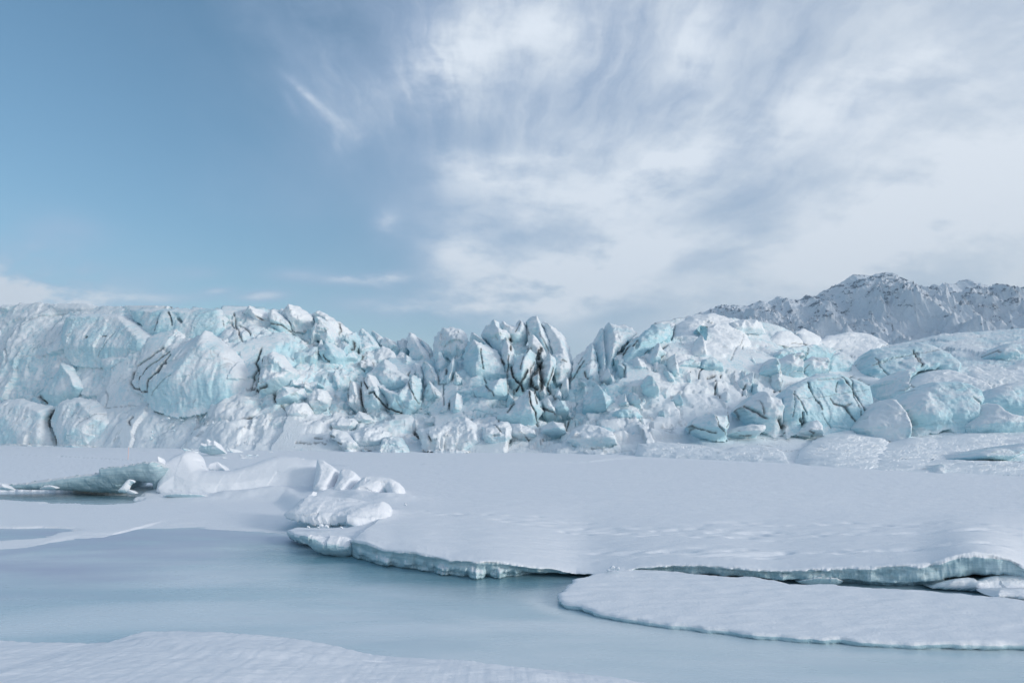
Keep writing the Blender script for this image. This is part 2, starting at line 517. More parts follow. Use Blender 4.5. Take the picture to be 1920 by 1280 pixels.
# cracks: (region, polyline, width px, depth m, darkness)
CR = [
    ('A', [(385, 860), (345, 930), (350, 980), (385, 1030), (405, 1105)], 3.2, .9, 1.0),
    ('A', [(285, 760), (310, 790), (340, 815)], 3.0, .5, 1.0),
    ('A', [(1200, 450), (1120, 510), (1050, 550), (985, 630), (970, 690), (1000, 730), (1070, 745)], 2.0, .5, 1.0),
    ('A', [(1215, 480), (1190, 545), (1150, 600), (1090, 660), (1075, 745)], 3.0, .5, 1.0),
    ('A', [(1190, 545), (1145, 605)], 5.5, .5, .9),
    ('A', [(1140, 215), (1130, 260), (1105, 310)], 1.7, .4, .9),
    ('A', [(1215, 190), (1228, 270)], 1.9, .4, .9),
    ('A', [(1275, 225), (1298, 250)], 4.0, .8, .7),
    ('A', [(985, 945), (955, 975), (965, 1000)], 2.8, .4, .9),
    ('A', [(640, 355), (630, 362)], 2.4, .3, .8), ('A', [(745, 352), (775, 352)], 2.0, .2, .7),
    ('A', [(430, 185), (240, 240), (100, 340), (70, 400), (75, 530)], 1.8, .4, .22),
    ('A', [(840, 320), (760, 410), (715, 490)], 1.2, .3, .3),
    ('A', [(1110, 780), (1190, 690), (1260, 640)], 1.2, .3, .4),
    ('A', [(800, 750), (815, 800), (790, 870)], 2.0, .3, .3), ('A', [(610, 960), (720, 900), (990, 850)], 1.0, .2, .35),
    ('A', [(1520, 1010), (1630, 970)], 1.4, .2, .8), ('A', [(1730, 965), (1800, 950)], 1.6, .2, .8),
    ('B', [(150, 215), (165, 290), (180, 340), (200, 400), (215, 440)], 1.8, .5, .9),
    ('B', [(130, 260), (140, 300), (180, 335)], 1.6, .4, .9),
    ('B', [(180, 290), (225, 310), (265, 365)], 1.8, .4, .9),
    ('B', [(70, 230), (75, 280)], 1.2, .3, .5),
    ('B', [(350, 490), (320, 580), (335, 630), (290, 690), (255, 745)], 3.0, .6, 1.0),
    ('B', [(335, 630), (350, 690), (315, 745)], 4.0, .6, 1.0), ('B', [(290, 690), (275, 745), (360, 740), (420, 715)], 3.4, .5, .85),
    ('B', [(440, 780), (450, 830), (470, 865)], 4.2, .6, 1.0), ('B', [(490, 890), (515, 905)], 2.5, .3, .9),
    ('B', [(330, 225), (430, 265), (530, 295), (590, 330), (650, 385), (710, 415), (745, 450)], 1.7, .5, .8),
    ('B', [(780, 480), (830, 530)], 2.0, .4, 1.0),
    ('B', [(905, 265), (915, 320), (890, 380)], 2.0, .4, .8), ('B', [(1005, 395), (1000, 430), (985, 445)], 3.4, .6, 1.0),
    ('B', [(1030, 470), (1035, 510), (1030, 550)], 3.0, .5, 1.0), ('B', [(1135, 480), (1135, 545)], 2.0, .6, .9),
    ('B', [(1065, 650), (1080, 690), (1110, 730)], 2.2, .5, .9), ('B', [(1040, 680), (1045, 760), (1060, 830), (1090, 890)], 1.7, .5, .9),
    ('B', [(1120, 765), (1150, 760), (1190, 810), (1230, 850), (1290, 880), (1345, 905)], 2.4, .6, 1.0),
    ('B', [(960, 680), (960, 800)], 1.4, .4, .6), ('B', [(1385, 680), (1415, 760), (1450, 820)], 1.6, .5, .7),
    ('B', [(1495, 700), (1465, 780), (1455, 820)], 1.6, .5, .5), ('B', [(1650, 570), (1645, 640)], 1.2, .4, .7),
    ('B', [(1680, 690), (1690, 650), (1710, 610)], 1.4, .4, .7), ('B', [(1670, 760), (1665, 910)], 1.4, .5, .7), ('B', [(1635, 700), (1640, 755), (1690, 750)], 1.8, .4, .9),
    ('B', [(210, 965), (300, 950)], 1.6, .2, .9), ('B', [(830, 1045), (860, 1055)], 2.6, .4, .7), ('B', [(870, 1085), (910, 1105)], 3.4, .4, .7),
    ('B', [(1420, 1050), (1450, 1065)], 5.0, .6, 1.0), ('B', [(1530, 1060), (1545, 1085)], 2.0, .3, .9), ('B', [(1390, 945), (1440, 945), (1490, 915)], 2.4, .3, .6),
    ('B', [(590, 1125), (800, 1135)], 1.6, .2, .7), ('B', [(1080, 1137), (1145, 1138)], 2.4, .2, .8), ('B', [(720, 1105), (770, 1110)], 1.8, .2, .7),
    ('F', [(470, 900), (490, 1000), (530, 1110), (590, 1180), (640, 1250)], 3.4, .9, 1.0), ('F', [(710, 950), (650, 1070), (590, 1180), (540, 1260)], 3.0, .8, 1.0),
    ('F', [(450, 440), (462, 510)], 4.0, .7, 1.0), ('F', [(460, 590), (455, 660)], 2.2, .6, 1.0), ('F', [(600, 240), (525, 380)], 1.3, .4, .8),
    ('F', [(760, 600), (700, 690)], 2.4, .5, 1.0), ('F', [(650, 740), (620, 850), (600, 950)], 1.3, .4, .8),
    ('F', [(910, 630), (870, 690), (880, 750)], 6.0, 1.0, 1.0), ('F', [(910, 850), (880, 920), (830, 980)], 8.0, 1.2, 1.0),
    ('F', [(900, 960), (915, 1080), (910, 1190)], 6.5, 1.2, 1.0), ('F', [(770, 1050), (790, 1180), (850, 1240)], 3.4, .8, 1.0),
    ('F', [(1090, 900), (1060, 1030), (990, 1190)], 1.8, .6, .9), ('F', [(1000, 1190), (1040, 1260)], 4.0, .6, 1.0), ('F', [(820, 790), (760, 920), (760, 1050)], 1.4, .5, .8),
    ('F', [(20, 650), (25, 770), (40, 840), (50, 940)], 1.8, .4, .8), ('F', [(320, 750), (370, 850)], 2.4, .4, .9), ('F', [(430, 740), (410, 1050), (420, 1270)], 1.2, .5, .8),
    ('F', [(80, 1130), (140, 1270)], 1.4, .4, .8), ('F', [(690, 190), (740, 380)], 1.6, .5, .6), ('F', [(880, 400), (950, 520), (1030, 640)], 1.8, .4, .5),
    ('F', [(1540, 820), (1440, 980), (1360, 1080)], 1.8, .5, .9), ('F', [(1520, 760), (1460, 850)], 1.2, .3, .7), ('F', [(1210, 800), (1280, 840)], 2.0, .3, .7), ('F', [(1540, 990), (1580, 1110)], 2.0, .4, .9),
    ('C', [(690, 730), (685, 790)], 1.8, .4, .8), ('C', [(690, 820), (645, 885)], 3.0, .5, .8), ('C', [(795, 760), (805, 850), (840, 890), (850, 945)], 2.2, .5, 1.0),
    ('C', [(835, 740), (850, 830)], 2.0, .5, .9), ('C', [(880, 840), (930, 885), (975, 905)], 2.2, .4, .9), ('C', [(1040, 965), (1060, 1005), (1100, 955)], 2.0, .3, .9),
    ('C', [(920, 715), (960, 765), (980, 790)], 2.8, .5, .9), ('C', [(845, 1005), (870, 1030)], 2.2, .3, .8), ('C', [(490, 690), (520, 740), (550, 785)], 1.3, .4, .8),
    ('C', [(770, 1060), (800, 1100)], 1.6, .3, .8), ('C', [(540, 960), (600, 1030)], 1.2, .3, .7), ('C', [(1340, 905), (1350, 918)], 2.6, .3, 1.0), ('C', [(0, 1050), (20, 1065)], 5.0, .4, 1.0),
    ('H', [(370, 460), (310, 540), (250, 620), (210, 690)], 3.0, .7, 1.0), ('H', [(460, 400), (400, 480)], 1.6, .5, .9), ('H', [(835, 540), (765, 580)], 2.2, .4, .9),
    ('H', [(330, 780), (335, 930)], 1.8, .4, .8), ('H', [(1250, 730), (1205, 890)], 1.6, .4, .9), ('H', [(1400, 920), (1410, 1000), (1460, 1120)], 2.0, .5, 1.0), ('H', [(1755, 920), (1730, 1085)], 2.0, .4, .9),
    ('H', [(1720, 330), (1640, 540), (1570, 690)], 1.1, .3, .6), ('H', [(1720, 470), (1725, 550)], 1.6, .3, .8), ('H', [(1310, 890), (1390, 870)], 2.4, .3, .9), ('H', [(1450, 880), (1470, 840)], 1.8, .3, .9),
    ('H', [(935, 200), (920, 320), (880, 430)], 3.0, 1.6, .25), ('H', [(1250, 250), (1310, 230)], 9.0, 1.5, .05), ('H', [(470, 430), (430, 510)], 4.0, .8, .2),
    ('D', [(1235, 680), (1270, 770), (1320, 870)], 2.4, .3, .9), ('D', [(1465, 640), (1530, 730), (1590, 820), (1640, 900), (1670, 950)], 2.6, .3, .9),
    ('D', [(1540, 640), (1540, 750), (1570, 850), (1595, 930)], 1.6, .3, .8), ('D', [(1440, 680), (1425, 750)], 2.2, .2, .6), ('D', [(1390, 790), (1410, 830), (1480, 850), (1520, 910), (1560, 960)], 2.2, .2, .8),
    ('D', [(1480, 850), (1515, 835)], 3.4, .2, .6), ('D', [(1135, 760), (1190, 840), (1220, 905)], 1.5, .3, .8), ('D', [(1140, 740), (1125, 920)], 1.2, .2, .5), ('D', [(1190, 895), (1225, 990)], 2.4, .4, .9),
    ('D', [(1030, 940), (1065, 980)], 6.5, .7, 1.0), ('D', [(1175, 940), (1215, 985)], 5.0, .6, .8), ('D', [(1130, 795), (1350, 780), (1680, 725)], .9, .1, .45), ('D', [(1300, 660), (1440, 655)], 2.2, .1, .3),
    ('D', [(1320, 900), (1390, 1000)], 1.4, .2, .4), ('D', [(810, 835), (880, 880), (950, 930)], 2.4, .4, .8), ('D', [(885, 805), (910, 860), (930, 900)], 1.6, .3, .6), ('D', [(1020, 810), (1060, 870)], 2.0, .3, .5),
    ('D', [(440, 970), (510, 1010), (590, 1035)], 2.0, .3, .8), ('D', [(575, 920), (595, 990), (655, 1045)], 1.8, .3, .8), ('D', [(690, 910), (700, 960), (665, 1005)], 1.4, .3, .7), ('D', [(440, 980), (425, 1035)], 1.6, .3, .6),
    ('D', [(1720, 500), (1750, 570), (1805, 625)], 2.0, .3, .7), ('D', [(1700, 555), (1880, 500)], 1.0, .2, .5), ('D', [(1115, 405), (1240, 405)], 1.2, .3, .6), ('D', [(1240, 430), (1240, 480)], 1.2, .3, .7),
    ('D', [(1045, 570), (1045, 620)], 1.4, .3, .7), ('D', [(1240, 550), (1225, 605)], 1.4, .3, .7), ('D', [(1050, 680), (1055, 740), (1010, 755)], 2.6, .4, .9), ('D', [(760, 1048), (835, 1050)], 1.6, .2, .8), ('D', [(1260, 1015), (1275, 1030)], 2.4, .3, 1.0),
    ('E', [(915, 580), (935, 620), (965, 665)], 3.0, .4, 1.0), ('E', [(910, 600), (940, 590), (960, 640)], 2.0, .3, .9), ('E', [(680, 660), (800, 620), (1080, 570)], .9, .2, .5), ('E', [(1210, 870), (1260, 890), (1300, 920)], 1.8, .4, .5),
    ('E', [(890, 940), (920, 1015)], 3.6, .8, .3), ('E', [(1440, 560), (1445, 580)], 2.0, .3, .7), ('E', [(1540, 960), (1600, 975)], 2.6, .3, .6), ('E', [(915, 770), (935, 805)], 2.0, .3, .6),
]
CRACKS = [(densify(reg(r, p), 9, False), w, dp, dk) for r, p, w, dp, dk in CR]
_rc = np.random.RandomState(3)
CRACKS = [(p + np.where(np.arange(len(p))[:, None] % (len(p) - 1 or 1) == 0, 0, 1) * _rc.uniform(-1.3, 1.3, p.shape), w, dp, dk) for p, w, dp, dk in CRACKS]


def cracks_at(pp):
    """groove depth and dirtiness where the crevices run across the ice"""
    dep = np.zeros(len(pp))
    dirt_shade = np.zeros(len(pp))
    wob = fbm(np.c_[pp * .16, np.full(len(pp), 3.1)], 3)
    lo, hi = pp.min(0), pp.max(0)
    for line, w, dp, dk in CRACKS:
        l0, l1 = line.min(0) - w * 3, line.max(0) + w * 3
        if (l0 > hi).any() or (l1 < lo).any():
            continue
        m = np.where((pp[:, 0] > l0[0]) & (pp[:, 0] < l1[0]) & (pp[:, 1] > l0[1]) & (pp[:, 1] < l1[1]))[0]
        if not len(m):
            continue
        d = dpoly(pp[m], line)
        ww = w * (1 + .7 * wob[m]) * .62
        g = 1 - sstep(ww * .5, ww * 1.35, d)
        dep[m] = np.maximum(dep[m], g * dp)
        dirt_shade[m] = np.maximum(dirt_shade[m], g * dk)
        halo = (1 - sstep(ww, ww * 3.2, d)) * dk * .22
        dirt_shade[m] = np.maximum(dirt_shade[m], halo * (dk > .75))
    return dep, dirt_shade


# ---- the glacier body
def build_body():
    pxs = np.arange(-380, 2280, 1.75)
    svals = np.concatenate([[-.07], np.linspace(-.03, 1.0, 165)])
    X, Sg = np.meshgrid(pxs, svals)
    pb, pt = base_y(X), sky_y(X)
    PY = pb + (pt - pb) * Sg
    Yd = ybody(X, PY)
    V = P3(X, PY, Yd)
    nr, nc = X.shape
    # rows carrying the ice on behind its skyline
    back = []
    last, prev = V[-1], V[-6]
    d = last[:, :2] / np.linalg.norm(last[:, :2], axis=1)[:, None]
    for k, (dy, dz) in enumerate([(1.5, -.1), (4, -.4), (8, -1.2), (14, -2.0), (24, -4), (40, -9), (60, -22)]):
        b = last.copy()
        b[:, :2] += d * dy
        b[:, 2] += dz
        back.append(b)
    VV = np.concatenate([V, np.array(back)], 0)
    nr2 = VV.shape[0]
    gy = np.gradient(VV, axis=0)
    gx = np.gradient(VV, axis=1)
    nrm = np.cross(gx, gy)
    nrm /= np.linalg.norm(nrm, axis=2)[..., None] + 1e-9
    nrm[nrm[..., 1] > 0] *= -1
    p = VV.reshape(-1, 3)
    n = nrm.reshape(-1, 3).copy()
    n[:, 1] = np.minimum(n[:, 1], -.3)
    n /= np.linalg.norm(n, axis=1)[:, None]
    pxf = np.tile(pxs, nr2)
    sf = np.concatenate([Sg.ravel(), np.full(7 * nc, 1.05)])
    rough = I(pxf, [-400, 0, 350, 480, 700, 1150, 1300, 1600, 2300], [.8, .8, .8, .95, 1.15, 1.1, .6, .45, .45])
    rough = rough * I(sf, [-.1, 0.0, .12, .8, 1.0], [.25, .3, .9, 1.0, .5])
    q = p * (1, .8, .62)
    warp = np.stack([fbm(p * .25 + k * 31, 3) for k in range(3)], -1) * .8
    mid = I(pxf, [-400, 300, 460, 1200, 1500, 2300], [.55, .6, 1, 1, .75, .65])
    rough = rough * (1 - .8 * sstep(1190, 1330, pxf) * (1 - sstep(.16, .34, sf)))
    fA, eA = facets(q + warp, 4.2, 1, groove=.12, edge=True)
    fB, eB = facets(q + warp, 1.7, 2, groove=.14, edge=True)
    fC, eC = facets(p, .8, 4, groove=.1, edge=True)
    disp = fA * 2.0 + fB * .8 * mid + fC * .36 * mid + fbm(p * .9, 5) * .2
    disp = np.clip(disp - disp.mean() + .7, -3, 1.6)
    seam = np.clip(np.maximum(eA, np.maximum(eB * .8, eC * .4)) * sstep(-.1, .35, fbm(p * .5 + 3, 3)), 0, 1)
    V1 = p + n * (disp * rough)[:, None]
    pp = np.stack([pxf, np.concatenate([PY.ravel(), np.repeat(PY[-1][None], 7, 0).ravel() - 3])], -1)
    dep, dirt_shade = cracks_at(pp)
    V1 -= n * (dep * .8)[:, None]
    ice = I(pxf, [-400, 0, 300, 450, 700, 1000, 1150, 1300, 1600, 2300], [.33, .33, .42, .5, .66, .7, .62, .5, .58, .55])
    ice = ice * I(sf, [0, .1, .3, 1], [.35, .55, .8, 1.0]) + fbm(p * .18, 3) * .22
    apron = sstep(1120, 1250, pxf) * (1 - sstep(.38, .62, sf))
    ice = (ice + .12) * (1 - .6 * apron) + seam * .35
    dirt_shade = np.maximum(dirt_shade, seam * .42 * sstep(.05, .45, fbm(p * .13 + 8, 3) + .15))
    return mesh_from('glacier', V1, grid_faces(nr2, nc), M_GLAC, {'ice': np.clip(ice, 0, 1), 'dirt_shade': dirt_shade})


GLACIER = build_body()
tag(GLACIER, 'long crevassed glacier front of snow-dusted pale blue ice across the frozen lake', 'glacier')

UPN = np.array([0.02, -.98, .16])


def block(name, outline, ridge, T, off=.5, ice=.5, mode='tent', p=.85, back=2.2, sp=1.55, fac=.55, nz=.3, seed=0, Y=None, parent=None,
          mat=None, jit=1.0, crk=True, nvec=UPN, smo=0, cell=1.5, lean=1.0, fine=1.0):
    outl = np.asarray(outline, float)
    if smo:
        outl = smooth_poly(outl, smo)
    if Y is None:
        outl = densify(outl, 4)
        pbm = base_y(outl[:, 0])
        w_ = sstep(-22, -3, outl[:, 1] - pbm)
        y1_, hh_ = outl[:, 1].max(), np.ptp(outl[:, 1])
        frac_ = (y1_ - outl[:, 1]) / hh_
        root = (1 - sstep(.12, .42, frac_)) * (1 - w_)
        outl = outl + np.c_[np.zeros(len(outl)), w_ * (15 + off * 4) + root * min(.3 * hh_, 20)]
    outl = densify(outl, sp)
    clean = outl.copy()
    size = np.ptp(outl, axis=0).min()
    # jagged natural rim
    nxt, prv = np.roll(outl, -1, 0), np.roll(outl, 1, 0)
    tn = nxt - prv
    tn /= np.linalg.norm(tn, axis=1)[:, None] + 1e-9
    amp = jit * min(2.2, size * .035)
    outl = outl + np.stack([tn[:, 1], -tn[:, 0]], -1) * (fbm(np.c_[outl * .11, np.full(len(outl), seed * 3.7)], 4) * amp * 1.5)[:, None]
    pts, tri = fill_poly(outl, sp, seed=seed)
    do = dpoly(pts, outl, True)
    be = boundary_edges(tri)
    isb = np.zeros(len(pts), bool)
    isb[be.ravel()] = True
    do[isb] = 0
    dj = do
    do = np.minimum(dpoly(pts, clean, True) * inside(pts, clean), dj * 2.5)
    if Y is None:
        # the foot is rooted in the glacier: only the free rim rounds off
        fo = (clean[:, 1].max() - clean[:, 1]) / np.ptp(clean[:, 1])
        seg = [(clean[i], clean[(i + 1) % len(clean)]) for i in range(len(clean)) if fo[i] > .26]
        du = np.full(len(pts), 1e9)
        for a_, b_ in seg:
            ab = b_ - a_
            tt = np.clip(((pts - a_) @ ab) / max(ab @ ab, 1e-9), 0, 1)
            du = np.minimum(du, np.hypot(*(pts - a_ - tt[:, None] * ab).T))
        do = np.where(inside(pts, clean), du, 0)
        do[isb] = np.where(((clean[:, 1].max() - pts[isb, 1]) / np.ptp(clean[:, 1])) > .26, 0, du[isb])
    if mode == 'slab':
        h = np.clip(do / (size * .075), 0, 1) ** .55 * .62
        if ridge is not None:
            h = h * (.75 + .25 * do / (do + dpoly(pts, ridge) + 1e-6))
    else:
        dr = np.sqrt(dpoly(pts, ridge) ** 2 + (size * (.028 if Y is None else .10)) ** 2)
        t = do / (do + dr + 1e-6) * 1.15
        h = np.clip(1 - (1 - np.minimum(t, 1)) ** 2, 0, 1) ** .62 if mode == 'round' else (np.minimum(t, 1.05) ** (p + .12) if Y is None else .55 * t ** p + .45 * np.sqrt(np.clip(1 - (1 - np.minimum(t, 1)) ** 2, 0, 1)))
    if Y is None:
        yb_ = ybody(pts[:, 0], pts[:, 1])
        foot_ = yb_[isb].min()
        fr_ = (pts[:, 1].max() - pts[:, 1]) / np.ptp(pts[:, 1])
        sink = (1 - sstep(.05, .5, fr_)) * (pts[:, 1] < base_y(pts[:, 0]))
        Yv = foot_ + lean * (yb_ - foot_) - off * (1 - sink) + sink * (.7 + .3 * T)
        back = back + np.clip(.6 * (1 - lean) * (yb_ - foot_).max(), 0, 7)
    else:
        Yv = Y(pts[:, 0], pts[:, 1])
    B = P3(pts[:, 0], pts[:, 1], Yv)
    fade = sstep(0, max(size * .14, 3.0), dj)
    q = B * (1, .8, .7) + seed * 13.7
    warp = np.stack([fbm(B * .5 / cell + k * 11 + seed, 3) for k in range(3)], -1) * cell * .25
    fA, eA = facets(q + warp, cell, seed, groove=.12, edge=True)
    D = h * T + fade * (fA * fac * cell * .8 + fac * .05 * cell
                        + facets(q, cell * .4, seed + 9, groove=.12) * fac * cell * .36 * fine + (fbm(B * np.array([1.6, 1.6, .9]) / cell + seed, 5) * .55 + ridged(B * np.array([.8, .8, .6]) / cell + seed, 4) * .25 - .2) * nz * cell * fine)
    if crk:
        dep, dirt_shade = cracks_at(pts)
    else:
        dep = dirt_shade = np.zeros(len(pts))
    D = D - np.minimum(dep, .35 * abs(T) + .2) * sstep(0, 3, dj) * .8
    Vf = B + nvec * D[:, None]
    # back shell
    inner = np.where(~isb)[0]
    mp = np.arange(len(pts))
    mp[inner] = len(pts) + np.arange(len(inner))
    Vb = B[inner] + np.array([0, 1.0, -.08]) * (back * np.sqrt(np.clip(do[inner] / (size * .3), 0, 1)))[:, None]
    V = np.vstack([Vf, Vb])
    # image y runs down: front faces are wound the other way round
    Fc = np.vstack([tri[:, ::-1], mp[tri]])
    seam = eA * fade * sstep(-.15, .35, fbm(B * .6 + seed, 3)) * min(1.0, fac * 3)
    if crk:
        dirt_shade = np.maximum(dirt_shade, seam * .4)
    ic = np.full(len(V), ice) + fbm(V * .45 / cell + seed, 3) * .25 * (.3 < ice)
    return mesh_from(name, V, Fc, mat or M_GLAC, {'ice': np.clip(ic, 0, 1), 'dirt_shade': np.concatenate([dirt_shade, dirt_shade[inner]])}, parent=parent)

